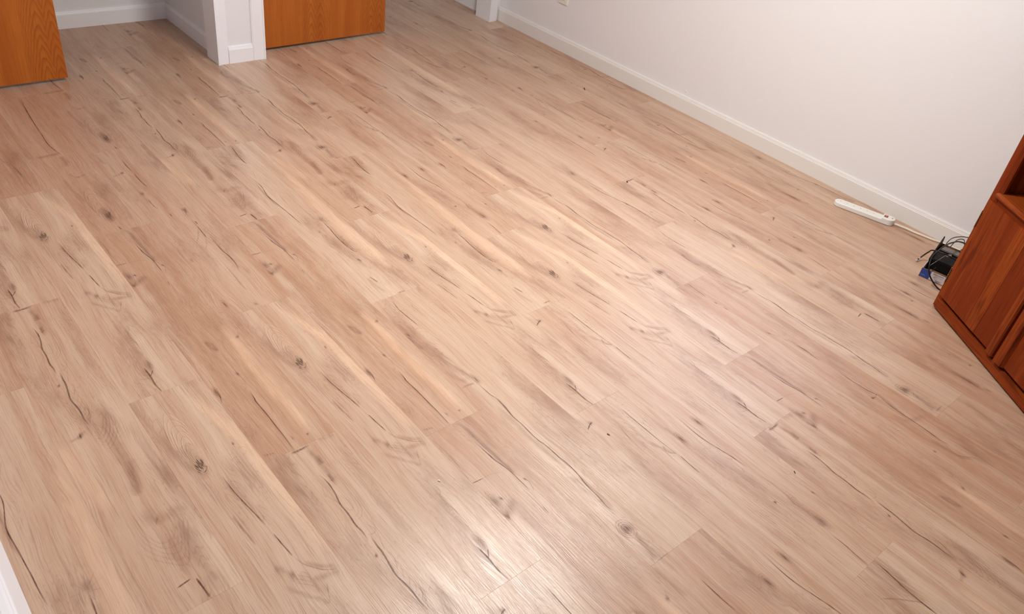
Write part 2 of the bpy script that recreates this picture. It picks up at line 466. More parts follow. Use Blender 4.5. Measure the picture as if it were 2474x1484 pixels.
DESIGNS = {
 'A': [
  ('E', [0.125,0.03,8], [0.2848,0.0649]),
  ('K', [28,10,0.5], [0.2889,0.0626]),
  ('K', [7,4,0.8], [0.2701,0.1537]),
  ('S', [30,0.35], [0.202,0.0575,0.2803,0.0489,0.3405,0.059]),
  ('S', [26,0.22], [0.0631,0.0513,0.2108,0.0262,0.3156,0.0364,0.396,0.0475,0.4728,0.049]),
  ('C', [3.2], [0.3529,0.087,0.4044,0.0891,0.4483,0.0931,0.4981,0.0997,0.5402,0.1036]),
  ('C', [3.0], [0.5692,0.107,0.6092,0.1096,0.6492,0.1133]),
  ('N', [3.0,0.75], [0.6492,0.1133,0.6774,0.1211,0.6975,0.1341,0.7174,0.1505,0.7312,0.1746]),
  ('N', [1.2,0.5], [0.3568,0.0764,0.3588,0.0836,0.3763,0.082]),
  ('N', [1.2,0.5], [0.3738,0.078,0.3757,0.0853,0.3928,0.0831]),
  ('N', [1.2,0.5], [0.3906,0.0797,0.3926,0.0869,0.4092,0.0843]),
  ('N', [1.2,0.5], [0.4073,0.0813,0.4093,0.0885,0.4254,0.0854]),
  ('N', [1.2,0.5], [0.4239,0.083,0.4259,0.0901,0.4415,0.0865]),
  ('N', [1.2,0.5], [0.4403,0.0846,0.4423,0.0917,0.4575,0.0876]),
  ('N', [1.2,0.5], [0.4566,0.0862,0.4586,0.0933,0.4734,0.0887]),
  ('S', [16,0.45], [0.6757,0.1255,0.7035,0.1467,0.7234,0.1768]),
  ('S', [18,0.4], [0.7269,0.1205,0.7343,0.1588,0.7389,0.1759]),
  ('K', [20,9,0.4], [0.6613,0.0693]),
  ('S', [16,0.3], [0.6505,0.0666,0.675,0.0831,0.7089,0.0868]),
  ('K', [18,8,0.45], [0.6904,0.0893]),
  ('S', [7,0.6], [0.4722,0.0558,0.5179,0.058,0.5787,0.0632]),
  ('S', [13,0.38], [0.7031,0.0583,0.7452,0.0851,0.775,0.1069,0.7965,0.1197]),
  ('N', [3,0.6], [0.7481,0.139,0.7722,0.1287,0.7965,0.1197]),
  ('S', [34,0.34], [0.6965,0.0951,0.7315,0.1141,0.7722,0.1287]),
  ('L', [30,0.5], [0.048,0.1286,0.2263,0.172,0.3939,0.1777,0.5492,0.1829,0.6809,0.1829]),
  ('N', [1.5,0.5], [0.6886,0.1036,0.707,0.1176,0.73,0.1118]),
  ('N', [1.5,0.5], [0.6949,0.0961,0.7187,0.1163,0.7411,0.1124]),
  ('N', [1.5,0.5], [0.7012,0.0887,0.7303,0.1149,0.7521,0.1131]),
  ('N', [1.5,0.5], [0.7074,0.0813,0.7418,0.1136,0.763,0.1137]),
  ('N', [1.8,0.6], [0.8626,0.113,0.8905,0.1088,0.9081,0.0991,0.9678,0.1057]),
  ('N', [1.5,0.55], [0.9316,0.0929,0.9315,0.1042,0.9691,0.1047]),
  ('N', [1.5,0.55], [0.9428,0.0909,0.9425,0.103,0.9778,0.1051]),
  ('N', [1.5,0.55], [0.9539,0.0889,0.9534,0.1018,0.9865,0.1054]),
  ('N', [1.5,0.55], [0.9649,0.087,0.9643,0.1006,0.9952,0.1058]),
  ('N', [1.5,0.55], [0.9759,0.0851,0.9751,0.0995,1.0038,0.1062]),
  ('S', [16,0.25], [0.824,0.1083,0.8834,0.1043,0.9641,0.0892,1.0219,0.0958]),
  ('K', [34,12,0.5], [1.0639,0.0977]),
  ('N', [1.5,0.55], [1.0344,0.0924,1.0478,0.101,1.0634,0.0918]),
  ('N', [1.5,0.55], [1.0423,0.0942,1.0537,0.102,1.0712,0.0925]),
  ('N', [1.5,0.55], [1.0502,0.0959,1.0596,0.1031,1.0789,0.0933]),
  ('N', [1.5,0.55], [1.058,0.0976,1.0655,0.1041,1.0867,0.094]),
  ('N', [1.5,0.55], [1.0658,0.0994,1.0713,0.1052,1.0944,0.0948]),
  ('C', [4.0], [1.0675,0.0821,1.1045,0.0839,1.1451,0.0821,1.1819,0.0858]),
  ('C', [2.5], [1.0894,0.0979,1.0992,0.0915,1.1089,0.0851]),
  ('N', [1.3,0.45], [1.0702,0.0706,1.1273,0.0716,1.1791,0.0725]),
  ('N', [1.3,0.45], [1.0744,0.0654,1.1308,0.0644,1.1819,0.0633]),
  ('N', [1.3,0.45], [1.0786,0.0602,1.1343,0.0572,1.1847,0.0542]),
  ('N', [1.3,0.45], [1.0827,0.055,1.1378,0.0501,1.1874,0.0451]),
  ('N', [1.3,0.45], [1.0868,0.0499,1.1412,0.043,1.1902,0.0361]),
  ('N', [1.3,0.45], [1.091,0.0448,1.1446,0.036,1.1929,0.0272]),
 ],
 'B': [
  ('S', [12,0.8], [0.0065,0.0639,0.0084,0.085,0.0062,0.116]),
  ('N', [5,0.7], [0.007,0.0666,0.0084,0.085,0.0057,0.1073]),
  ('S', [18,0.55], [0.0121,0.1037,0.055,0.1094,0.0806,0.1096]),
  ('S', [16,0.5], [0.0464,0.1143,0.0844,0.1074,0.1258,0.107,0.1577,0.1058]),
  ('S', [8,0.7], [0.1126,0.1058,0.1447,0.1047]),
  ('C', [4], [0.1064,0.0874,0.1376,0.0912,0.1705,0.0894,0.2124,0.0818,0.2452,0.0821,0.2826,0.0792,0.3063,0.0815,0.3347,0.0806]),
  ('N', [2.5,0.6], [0.1407,0.0749,0.167,0.0669,0.1874,0.0736,0.2124,0.0818]),
  ('C', [4.5], [0.3274,0.091,0.3542,0.0881,0.3856,0.0875,0.4233,0.0823,0.4483,0.0796,0.4734,0.0822,0.5017,0.0851,0.5358,0.0834,0.5596,0.0859]),
  ('N', [3,0.45], [0.1903,0.0951,0.2113,0.1028,0.2374,0.1013,0.2393,0.09,0.218,0.0842]),
  ('N', [3.5,0.45], [0.1093,0.1256,0.1676,0.1205,0.2378,0.1186,0.2674,0.1059,0.2735,0.0876]),
  ('N', [3,0.35], [0.1734,0.117,0.2294,0.1121,0.2552,0.1048,0.2629,0.0885]),
  ('N', [3,0.5], [0.2925,0.0988,0.3178,0.1086,0.3266,0.1001,0.322,0.0858]),
  ('N', [2.5,0.45], [0.2772,0.1202,0.3102,0.1136,0.3624,0.0998,0.3804,0.0952]),
  ('N', [2,0.55], [0.3849,0.0965,0.4026,0.1018,0.4231,0.0966,0.442,0.0895]),
  ('N', [2,0.55], [0.4109,0.0963,0.4284,0.1016,0.4481,0.0972,0.4663,0.0885]),
  ('N', [2,0.55], [0.4365,0.0961,0.4537,0.1014,0.4727,0.0979,0.4903,0.0874]),
  ('N', [2,0.55], [0.4616,0.0959,0.4787,0.1011,0.497,0.0985,0.5139,0.0863]),
  ('N', [2,0.55], [0.4864,0.0957,0.5032,0.1009,0.5208,0.0991,0.5371,0.0853]),
  ('N', [1.6,0.5], [0.4645,0.0743,0.4993,0.0728,0.5324,0.0831]),
  ('N', [1.6,0.5], [0.4695,0.0675,0.5032,0.0673,0.5373,0.0785]),
  ('N', [1.6,0.5], [0.4746,0.0608,0.507,0.0619,0.5422,0.0739]),
  ('N', [1.6,0.5], [0.4795,0.0541,0.5108,0.0566,0.547,0.0694]),
  ('N', [1.6,0.5], [0.4845,0.0475,0.5145,0.0513,0.5519,0.0649]),
  ('N', [1.6,0.5], [0.4894,0.041,0.5183,0.046,0.5567,0.0604]),
  ('N', [1.6,0.5], [0.4942,0.0345,0.522,0.0407,0.5615,0.0559]),
  ('N', [1.7,0.5], [0.4528,0.1048,0.4861,0.1045,0.5138,0.1019,0.544,0.086]),
  ('N', [1.7,0.5], [0.4623,0.1097,0.4989,0.104,0.5261,0.0988,0.5511,0.0871]),
  ('N', [1.7,0.5], [0.4718,0.1145,0.5116,0.1035,0.5383,0.0957,0.5581,0.0882]),
  ('N', [1.7,0.5], [0.4813,0.1193,0.5242,0.103,0.5503,0.0926,0.5651,0.0892]),
  ('K', [8,5,0.85], [0.3815,0.0718]),
  ('S', [20,0.35], [-0.0023,0.1421,0.0062,0.1618,0.0049,0.1874]),
  ('K', [45,20,0.22], [0.1312,0.026]),
  ('K', [14,6,0.85], [0.5868,0.0573]),
  ('S', [12,0.4], [0.5721,0.0745,0.589,0.0542,0.5933,0.0284]),
  ('N', [2,0.42], [0.5954,0.0768,0.6075,0.0951,0.5829,0.1111,0.5313,0.1289]),
  ('N', [2,0.42], [0.6086,0.0798,0.6216,0.0968,0.5912,0.1169,0.5362,0.133]),
  ('N', [2,0.42], [0.6217,0.0828,0.6356,0.0985,0.5994,0.1227,0.5411,0.137]),
  ('N', [2,0.42], [0.6348,0.0858,0.6494,0.1001,0.6076,0.1285,0.546,0.141]),
  ('N', [2,0.42], [0.6478,0.0887,0.6632,0.1017,0.6158,0.1342,0.5509,0.1449]),
  ('S', [34,0.42], [0.4866,0.1391,0.5897,0.1215,0.6721,0.1151,0.7518,0.1109,0.8416,0.0993]),
  ('S', [26,0.3], [0.5977,0.1677,0.6889,0.1724,0.792,0.1704,0.8741,0.1748]),
  ('S', [26,0.45], [0.719,0.1255,0.7867,0.1127,0.8422,0.101]),
  ('S', [34,0.4], [0.8792,0.093,0.9249,0.0993,0.9305,0.1272,0.9276,0.1498,0.9333,0.1784]),
  ('N', [5,0.32], [0.8645,0.0717,0.9367,0.0711,0.9921,0.0875,0.9946,0.116,0.9687,0.1297,0.9197,0.1315]),
  ('N', [5,0.32], [0.8888,0.0656,0.9558,0.0667,1.0084,0.0875,1.0154,0.1158,0.9833,0.1315,0.9299,0.1396]),
  ('N', [5,0.32], [0.9127,0.0597,0.9745,0.0624,1.0245,0.0874,1.0359,0.1156,0.9979,0.1333,0.9401,0.1477]),
  ('N', [5,0.32], [0.9362,0.0538,0.993,0.0582,1.0405,0.0873,1.0561,0.1153,1.0123,0.135,0.9503,0.1557]),
  ('N', [5,0.32], [0.9592,0.0481,1.0112,0.0541,1.0563,0.0872,1.076,0.1151,1.0266,0.1367,0.9604,0.1637]),
  ('S', [36,0.35], [0.9398,0.1539,1.0073,0.1468,1.0685,0.1414,1.1305,0.1407,1.1751,0.1469]),
  ('C', [4], [1.1205,0.0727,1.1173,0.0883,1.1143,0.1054]),
  ('C', [4.5], [1.1176,0.1141,1.1454,0.1165,1.1802,0.1183]),
  ('L', [40,0.35], [0.5989,0.0051,0.686,0.0133,0.7704,0.023,0.8428,0.0306]),
 ],
 'C': [
  ('S', [13,0.65], [-0.0037,0.1004,0.0864,0.105,0.1762,0.1083,0.2354,0.1123]),
  ('C', [3.2], [0.08,0.0936,0.1549,0.0961,0.2102,0.1052,0.2525,0.1055,0.294,0.1057]),
  ('N', [3,0.7], [0.2516,0.116,0.2692,0.1225,0.2987,0.1139]),
  ('K', [8,4,0.7], [0.2575,0.1204]),
  ('C', [3], [0.1927,0.0009,0.1939,0.0151,0.1951,0.0342]),
  ('N', [3,0.35], [0.1951,0.0342,0.197,0.0633,0.2097,0.0919]),
  ('K', [32,11,0.7], [0.27,0.0115]),
  ('K', [10,6,0.7], [0.2702,0.0292]),
  ('S', [26,0.5], [0.2908,-0.0041,0.3215,0.0036,0.2841,0.0533]),
  ('N', [4,0.7], [0.3441,0.0989,0.3755,0.096]),
  ('N', [2,0.42], [0.3278,0.1055,0.3975,0.1001,0.4533,0.0966,0.4816,0.0913]),
  ('N', [2,0.42], [0.3649,0.1004,0.4333,0.0952,0.4881,0.0918,0.5125,0.0911]),
  ('N', [2,0.42], [0.4012,0.0953,0.4685,0.0903,0.5223,0.087,0.543,0.091]),
  ('N', [2,0.42], [0.4369,0.0904,0.5029,0.0855,0.5558,0.0823,0.573,0.0909]),
  ('S', [40,0.25], [0.2653,0.0441,0.3566,0.0415,0.509,0.0446,0.6333,0.0552]),
  ('S', [14,0.45], [0.6679,0.0652,0.697,0.0804,0.7308,0.0855]),
  ('N', [2.5,0.45], [0.6089,0.0816,0.644,0.082,0.7308,0.0855]),
  ('N', [4,0.5], [0.0082,0.0044,0.0914,0.0089,0.1976,-0.0025]),
  ('N', [2.2,0.6], [0.7395,0.0881,0.7925,0.0878,0.8518,0.0862]),
  ('K', [10,6,0.85], [0.8503,0.0865]),
  ('K', [9,6,0.8], [0.7037,0.1565]),
  ('S', [12,0.45], [0.6798,0.0695,0.7134,0.0748,0.7379,0.0873]),
  ('N', [2.5,0.7], [0.8694,0.008,0.8964,0.0121,0.9247,0.0063]),
  ('N', [2.5,0.7], [0.8789,0.0041,0.903,0.0107,0.9298,0.0044]),
  ('N', [2.5,0.7], [0.8883,0.0003,0.9096,0.0093,0.9349,0.0025]),
  ('K', [22,7,0.55], [0.8885,0.0083]),
  ('C', [3.6], [0.9277,0.0832,0.9612,0.0805,0.9755,0.0779,1.0183,0.079,1.0646,0.0788,1.1147,0.0786,1.1843,0.0771]),
  ('N', [1.8,0.6], [0.9291,0.0896,0.9572,0.0997,0.9962,0.1019,1.0252,0.0978,1.0403,0.0889]),
  ('N', [2.5,0.6], [1.1571,0.076,1.178,0.0748]),
  ('K', [6,4,0.8], [1.1514,0.1313]),
  ('K', [12,5,0.4], [1.1439,0.0931]),
  ('K', [5,3,0.6], [1.1589,0.0095]),
  ('K', [5,3,0.6], [1.1607,0.0159]),
  ('K', [5,3,0.6], [1.1625,0.0222]),
  ('K', [5,3,0.6], [1.1643,0.0286]),
  ('L', [36,0.45], [0.6314,0.1447,0.8221,0.1358,1.0083,0.1377,1.1546,0.14]),
 ],
 'D': [
  ('C', [3.2], [0.2857,0.0455,0.3302,0.0493,0.3669,0.048,0.4335,0.0355,0.5018,0.0385,0.5818,0.0425,0.6334,0.0441,0.6727,0.0476]),
  ('S', [7,0.5], [0.3137,0.0446,0.4353,0.0304,0.5275,0.0376]),
  ('K', [30,15,0.5], [0.6707,0.121]),
  ('N', [1.6,0.5], [0.6848,0.1237,0.6932,0.147]),
  ('N', [1.6,0.5], [0.6905,0.1184,0.715,0.1256]),
  ('N', [1.6,0.5], [0.6919,0.1125,0.7193,0.1014]),
  ('N', [1.6,0.5], [0.6883,0.1088,0.7044,0.0855]),
  ('N', [1.6,0.5], [0.6813,0.109,0.6771,0.0852]),
  ('N', [1.6,0.5], [0.6743,0.1131,0.6499,0.1008]),
  ('N', [1.6,0.5], [0.6706,0.1191,0.6356,0.1253]),
  ('N', [1.6,0.5], [0.6718,0.1242,0.6413,0.1471]),
  ('N', [1.6,0.5], [0.6775,0.126,0.6645,0.1555]),
  ('C', [3.4], [0.6862,0.1186,0.7387,0.116,0.7766,0.1108,0.8386,0.1077,0.8905,0.11]),
  ('C', [2.5], [0.883,0.1104,0.9035,0.1126,0.9131,0.1214]),
  ('S', [15,0.35], [0.72,0.127,0.8036,0.116,0.8819,0.1153,0.9111,0.1397]),
  ('K', [12,6,0.95], [0.9583,0.0996]),
  ('E', [0.06,0.016,4], [0.9454,0.0992]),
  ('K', [6,4,0.7], [0.7417,0.0739]),
  ('N', [1.5,0.5], [0.9862,0.0925,1.0049,0.0995,0.9798,0.1007]),
  ('C', [3], [1.0594,0.0751,1.0793,0.0789,1.1009,0.0834]),
  ('S', [12,0.4], [1.0586,0.0675,1.1108,0.0668,1.1628,0.0736]),
  ('N', [1.5,0.4], [1.0681,0.0778,1.1161,0.0879,1.125,0.1151]),
  ('S', [8,0.7], [1.1826,0.1013,1.1812,0.1188,1.1826,0.1304]),
  ('N', [2.2,0.35], [0.9069,0.0052,0.9343,-0.0047]),
  ('N', [2.2,0.35], [0.9167,0.0043,0.944,-0.0056]),
  ('N', [2.2,0.35], [0.9265,0.0034,0.9536,-0.0065]),
  ('N', [2.2,0.35], [0.9362,0.0025,0.9632,-0.0073]),
  ('N', [2.2,0.35], [0.9459,0.0017,0.9728,-0.0082]),
  ('N', [2.2,0.35], [0.9556,0.0008,0.9823,-0.009]),
  ('N', [2.0,0.3], [0.9988,0.0072,1.0232,0.0064]),
  ('N', [2.0,0.3], [1.0138,0.0061,1.0367,0.0054]),
  ('N', [2.0,0.3], [1.0287,0.0051,1.0501,0.0045]),
  ('N', [2.0,0.3], [1.0436,0.004,1.0634,0.0035]),
  ('N', [2.0,0.3], [1.0583,0.003,1.0766,0.0025]),
  ('N', [2.0,0.3], [1.0729,0.002,1.0898,0.0015]),
  ('N', [2.0,0.3], [1.0874,0.001,1.1029,0.0006]),
  ('N', [2.0,0.3], [1.1018,0.0,1.1159,-0.0004]),
  ('C', [4], [0.0009,0.0949,0.0511,0.0892,0.0945,0.082,0.1447,0.0801,0.1801,0.0805]),
  ('N', [4,0.75], [0.066,0.0027,0.0893,0.0357,0.1159,0.0629,0.1365,0.084]),
  ('S', [26,0.35], [0.1085,-0.0037,0.1485,0.0168,0.1821,0.0444]),
  ('N', [2.5,0.6], [0.1523,0.0853,0.1814,0.0932]),
  ('N', [1.6,0.4], [0.1713,0.0627,0.2112,0.083,0.2618,0.0667]),
  ('N', [1.6,0.4], [0.1925,0.0613,0.2316,0.0764,0.2771,0.0626]),
  ('N', [1.6,0.4], [0.2135,0.0598,0.2518,0.0699,0.2923,0.0585]),
  ('N', [1.6,0.4], [0.2343,0.0584,0.2718,0.0635,0.3074,0.0545]),
  ('L', [44,0.35], [0.231,0.171,0.5396,0.1609,0.8362,0.1606,1.0912,0.1674]),
 ],
 'E': [
  ('C', [4], [0.0639,0.0014,0.0541,0.0172,0.0484,0.0325]),
  ('K', [16,10,0.45], [0.0487,0.0243]),
  ('S', [26,0.35], [0.0108,0.0049,0.0567,0.0056,0.1035,0.0092,0.1666,0.0105]),
  ('N', [2,0.45], [0.0655,0.1011,0.0848,0.1166,0.1363,0.1152]),
  ('N', [2,0.45], [0.0655,0.1011,0.0941,0.0885,0.1337,0.0793,0.1799,0.0774]),
  ('N', [2,0.45], [0.085,0.0961,0.1045,0.1122,0.1511,0.1162]),
  ('N', [2,0.45], [0.085,0.0961,0.1132,0.0837,0.1512,0.0767,0.1962,0.0756]),
  ('N', [2,0.45], [0.1042,0.0913,0.124,0.1078,0.1658,0.1172]),
  ('N', [2,0.45], [0.1042,0.0913,0.1321,0.0789,0.1685,0.0742,0.2125,0.0738]),
  ('N', [2,0.45], [0.1233,0.0864,0.1433,0.1035,0.1804,0.1182]),
  ('N', [2,0.45], [0.1233,0.0864,0.1509,0.0742,0.1857,0.0716,0.2285,0.072]),
  ('C', [2.4], [0.0532,0.1419,0.0996,0.1412,0.1549,0.1406,0.2089,0.14,0.2635,0.1425]),
  ('C', [2.8], [0.2746,0.1455,0.3096,0.1428,0.3475,0.1421]),
  ('N', [3,0.75], [0.2214,0.1347,0.2441,0.126,0.2654,0.1454]),
  ('N', [2.5,0.6], [0.2469,0.1206,0.2618,0.1247,0.27,0.1381]),
  ('S', [14,0.45], [0.1905,0.11,0.2319,0.1264,0.2654,0.1405]),
  ('N', [2,0.6], [0.3869,0.0791,0.4434,0.0794,0.472,0.081,0.5016,0.0762]),
  ('N', [1.6,0.3], [0.2931,0.1067,0.3221,0.1148,0.3682,0.1041]),
  ('N', [1.6,0.3], [0.3238,0.0985,0.3533,0.1081,0.3961,0.0979]),
  ('N', [1.6,0.3], [0.3539,0.0906,0.384,0.1015,0.4234,0.0919]),
  ('N', [1.6,0.3], [0.3836,0.0827,0.4141,0.095,0.4504,0.086]),
  ('N', [1.6,0.3], [0.4127,0.075,0.4437,0.0886,0.477,0.0801]),
  ('K', [24,10,0.65], [0.6418,0.1024]),
  ('C', [3], [0.6186,0.0631,0.6718,0.0603,0.7182,0.0642,0.7672,0.0731,0.8334,0.0815]),
  ('N', [1.6,0.45], [0.6578,0.0921,0.6839,0.0787,0.7226,0.0634,0.7586,0.0602]),
  ('N', [1.6,0.45], [0.6592,0.0972,0.6889,0.0832,0.7283,0.0706,0.7656,0.0679]),
  ('N', [1.6,0.45], [0.6606,0.1024,0.6938,0.0876,0.734,0.0777,0.7727,0.0756]),
  ('N', [1.6,0.45], [0.6619,0.1075,0.6987,0.0921,0.7397,0.0849,0.7797,0.0833]),
  ('N', [1.6,0.45], [0.6633,0.1127,0.7036,0.0965,0.7455,0.092,0.7868,0.091]),
  ('K', [24,11,0.7], [0.6597,0.0088]),
  ('S', [10,0.4], [0.5987,0.0021,0.6337,0.0027,0.6796,-0.0012]),
  ('K', [8,5,0.85], [0.948,0.041]),
  ('K', [8,5,0.85], [0.9892,0.1576]),
  ('N', [2.8,0.75], [0.8674,0.0831,0.8981,0.0888,0.9422,0.089,0.9813,0.0802,1.0023,0.0832,1.0414,0.0825]),
  ('N', [1.5,0.5], [0.9345,0.0904,0.9374,0.1011,0.9605,0.0967]),
  ('N', [1.5,0.5], [0.9449,0.089,0.9474,0.1003,0.9703,0.0959]),
  ('N', [1.5,0.5], [0.9552,0.0877,0.9573,0.0996,0.9801,0.0952]),
  ('N', [1.5,0.5], [0.9654,0.0863,0.9671,0.0988,0.9898,0.0944]),
  ('S', [26,0.4], [0.9521,0.0843,1.0003,0.0863,1.0404,0.0841,1.0706,0.0864]),
  ('K', [34,12,0.6], [1.0553,0.0908]),
  ('C', [2.5], [1.0974,0.0731,1.1335,0.0741,1.1656,0.0705,1.2019,0.0686]),
  ('N', [2,0.4], [1.0839,0.1056,1.1429,0.1099,1.2001,0.114]),
  ('N', [2,0.4], [1.0908,0.1097,1.1496,0.1139,1.2025,0.1148]),
  ('N', [2,0.4], [1.0977,0.1138,1.1563,0.1179,1.205,0.1156]),
 ],
 'F': [
  ('C', [2.6], [0.0295,0.0629,0.0671,0.0577,0.0963,0.0579,0.1591,0.0624]),
  ('N', [2,0.6], [0.0762,0.0595,0.134,0.0599,0.1757,0.0668]),
  ('K', [12,6,0.75], [0.1906,0.0089]),
  ('N', [3,0.6], [0.1906,0.001,0.2158,0.003,0.2489,-0.0007]),
  ('S', [16,0.4], [0.1982,0.0036,0.2465,0.0049,0.2687,0.0124]),
  ('N', [1.8,0.4], [0.271,0.0303,0.272,0.0413,0.3098,0.0412,0.3522,0.0449]),
  ('N', [1.8,0.4], [0.279,0.03,0.2769,0.0417,0.3153,0.0426,0.365,0.0471]),
  ('N', [1.8,0.4], [0.287,0.0296,0.2818,0.0421,0.3208,0.044,0.3776,0.0493]),
  ('N', [1.8,0.4], [0.2949,0.0293,0.2867,0.0424,0.3263,0.0455,0.3902,0.0515]),
  ('S', [24,0.45], [0.2828,0.0257,0.3588,0.0283,0.4138,0.045,0.4541,0.0567]),
  ('S', [16,0.35], [0.3782,0.006,0.4276,0.015,0.4497,0.0328]),
  ('N', [3,0.5], [0.3071,0.0275,0.3709,0.0387,0.4295,0.0524,0.4541,0.0567]),
  ('K', [20,7,0.75], [0.461,0.0591]),
  ('S', [9,0.55], [0.4666,0.0023,0.4657,0.0242,0.4685,0.0453]),
  ('C', [2.6], [0.4786,0.0529,0.5266,0.0533,0.5501,0.0575,0.5751,0.0563,0.6353,0.0483]),
  ('C', [3.2], [0.5515,0.0597,0.5864,0.058,0.6319,0.0506,0.6717,0.0513,0.7274,0.0486,0.773,0.0539,0.8231,0.0539,0.8635,0.0543]),
  ('S', [22,0.4], [0.5782,0.0375,0.6446,0.0398,0.7148,0.0367,0.7872,0.0409,0.8555,0.0425]),
  ('C', [3], [0.8063,0.0542,0.84,0.0574,0.8784,0.0554,0.9253,0.0482,0.9699,0.0459,1.004,0.0419,1.0281,0.0477]),
  ('S', [13,0.4], [0.8895,0.0524,0.935,0.0501,0.973,0.0505,1.018,0.0505]),
  ('K', [26,19,0.75], [1.0798,0.0313]),
  ('R', [0.03,0.021,4], [1.0798,0.0313]),
  ('S', [18,0.5], [1.0971,0.0396,1.1452,0.0327,1.1833,0.0242]),
  ('N', [2,0.5], [1.1044,0.02,1.1325,0.0199,1.1612,0.0186,1.1858,0.0175]),
  ('N', [2,0.5], [1.1054,0.0258,1.1338,0.0292,1.1633,0.03,1.1858,0.0329]),
  ('N', [2,0.5], [1.1065,0.0316,1.1351,0.0385,1.1655,0.0415,1.1859,0.0484]),
  ('N', [2,0.5], [1.1075,0.0374,1.1364,0.0479,1.1677,0.053,1.1859,0.0641]),
  ('S', [6,0.6], [1.1888,0.0217,1.1874,0.0506,1.1869,0.0629]),
 ],
 'G': [
  ('C', [2.6], [0.0003,0.0661,0.043,0.0619,0.0933,0.0593]),
  ('C', [2.6], [0.1607,0.0635,0.1868,0.0656]),
  ('K', [10,4,0.7], [0.1325,0.0606]),
  ('N', [3,0.6], [0.3241,0.079,0.3449,0.0802,0.3797,0.1046]),
  ('K', [8,4,0.6], [0.3421,0.0811]),
  ('S', [12,0.45], [0.3866,0.0944,0.4096,0.1105,0.4478,0.1095,0.4819,0.1077]),
  ('C', [2.6], [0.4315,0.1091,0.4625,0.1124,0.4979,0.1081,0.5225,0.1074]),
  ('N', [2.5,0.6], [0.4298,0.1116,0.5163,0.1174,0.5973,0.1143,0.6388,0.1091]),
  ('N', [2,0.45], [0.4979,0.1081,0.5449,0.0842,0.5917,0.0911]),
  ('C', [3], [0.5918,0.1104,0.6388,0.1091,0.6868,0.1109,0.7233,0.1184]),
  ('K', [9,7,0.85], [0.7201,0.092]),
  ('N', [4,0.8], [0.7194,0.0866,0.7224,0.1044,0.7164,0.1218]),
  ('S', [15,0.5], [0.7108,0.122,0.749,0.1192,0.7933,0.1101,0.8304,0.0999]),
  ('C', [3.2], [0.7234,0.1192,0.7805,0.1074,0.8343,0.1058,0.8909,0.1027,0.94,0.0983,0.9639,0.1036]),
  ('S', [16,0.5], [0.9186,0.0737,0.9665,0.0771,1.0056,0.0834,1.0326,0.1089]),
  ('N', [2.6,0.7], [0.9422,0.0938,0.9959,0.0837,1.0306,0.1133,1.0751,0.1343]),
  ('N', [2.2,0.55], [0.9231,0.1198,0.9892,0.1339,1.0363,0.1366,1.0771,0.1371]),
  ('N', [1.5,0.4], [0.966,0.0991,0.9835,0.1178,1.0072,0.1155]),
  ('N', [1.5,0.4], [0.9771,0.1035,0.9958,0.1194,1.0166,0.1161]),
  ('N', [1.5,0.4], [0.9881,0.1079,1.0079,0.1211,1.0259,0.1167]),
  ('N', [1.5,0.4], [0.999,0.1123,1.02,0.1228,1.0352,0.1173]),
  ('K', [8,5,0.8], [0.9497,0.0369]),
  ('S', [20,0.3], [0.7978,0.0748,0.8293,0.0817,0.85,0.1298,0.8567,0.1652]),
 ],
 'H': [
  ('S', [14,0.5], [-0.0003,0.0004,0.0559,0.0045,0.1052,0.0066]),
  ('C', [3.2], [0.0884,0.0708,0.1557,0.0697,0.1943,0.071]),
  ('C', [3.2], [0.2135,0.0716,0.2777,0.0705,0.3346,0.0756]),
  ('K', [12,6,0.7], [0.1915,0.0373]),
  ('S', [10,0.5], [0.209,-0.0107,0.2031,0.0141,0.1948,0.0438]),
  ('K', [16,8,0.45], [0.3707,0.0427]),
  ('C', [2.6], [0.415,0.0445,0.4656,0.0434,0.4938,0.0491]),
  ('S', [22,0.3], [0.252,0.0381,0.3495,0.0357,0.4537,0.0369]),
  ('K', [18,8,0.75], [0.5451,0.122]),
  ('N', [1.6,0.45], [0.5544,0.1238,0.4865,0.0989]),
  ('N', [1.6,0.45], [0.5544,0.1238,0.5165,0.0949]),
  ('N', [1.6,0.45], [0.5544,0.1238,0.5461,0.091]),
  ('N', [1.6,0.45], [0.5544,0.1238,0.5753,0.0871]),
  ('N', [1.6,0.45], [0.5544,0.1238,0.6041,0.0832]),
  ('N', [1.6,0.45], [0.5544,0.1238,0.6325,0.0795]),
  ('N', [4,0.75], [0.5211,0.1322,0.5714,0.1166,0.5881,0.117]),
  ('C', [3], [0.5399,0.0696,0.5684,0.0691]),
  ('C', [3.4], [0.6619,0.1153,0.7084,0.1136,0.7461,0.1117]),
  ('C', [3.8], [0.732,0.1254,0.8204,0.1225,0.8581,0.1235,0.8895,0.1272,0.9318,0.1254,0.9677,0.1199]),
  ('C', [2.5], [0.6253,0.1218,0.6539,0.1225]),
  ('N', [2,0.4], [0.7108,0.0756,0.7222,0.0964,0.6764,0.1127]),
  ('N', [2,0.4], [0.7199,0.0644,0.7392,0.0853,0.6764,0.1127]),
  ('N', [2,0.4], [0.729,0.0532,0.7559,0.0743,0.6764,0.1127]),
  ('N', [2,0.4], [0.738,0.0422,0.7725,0.0635,0.6764,0.1127]),
  ('N', [2,0.4], [0.7904,0.0557,0.7948,0.09,0.7506,0.106]),
  ('N', [2,0.4], [0.7991,0.0447,0.8078,0.0813,0.7506,0.106]),
  ('N', [2,0.4], [0.8077,0.0339,0.8207,0.0727,0.7506,0.106]),
  ('N', [2,0.45], [0.9465,0.077,0.9499,0.0951,1.0241,0.0921,1.0824,0.0887]),
  ('N', [2,0.45], [0.9658,0.0766,0.975,0.0927,1.038,0.0904,1.084,0.0915]),
  ('N', [2,0.45], [0.9849,0.0762,0.9998,0.0902,1.0518,0.0887,1.0857,0.0942]),
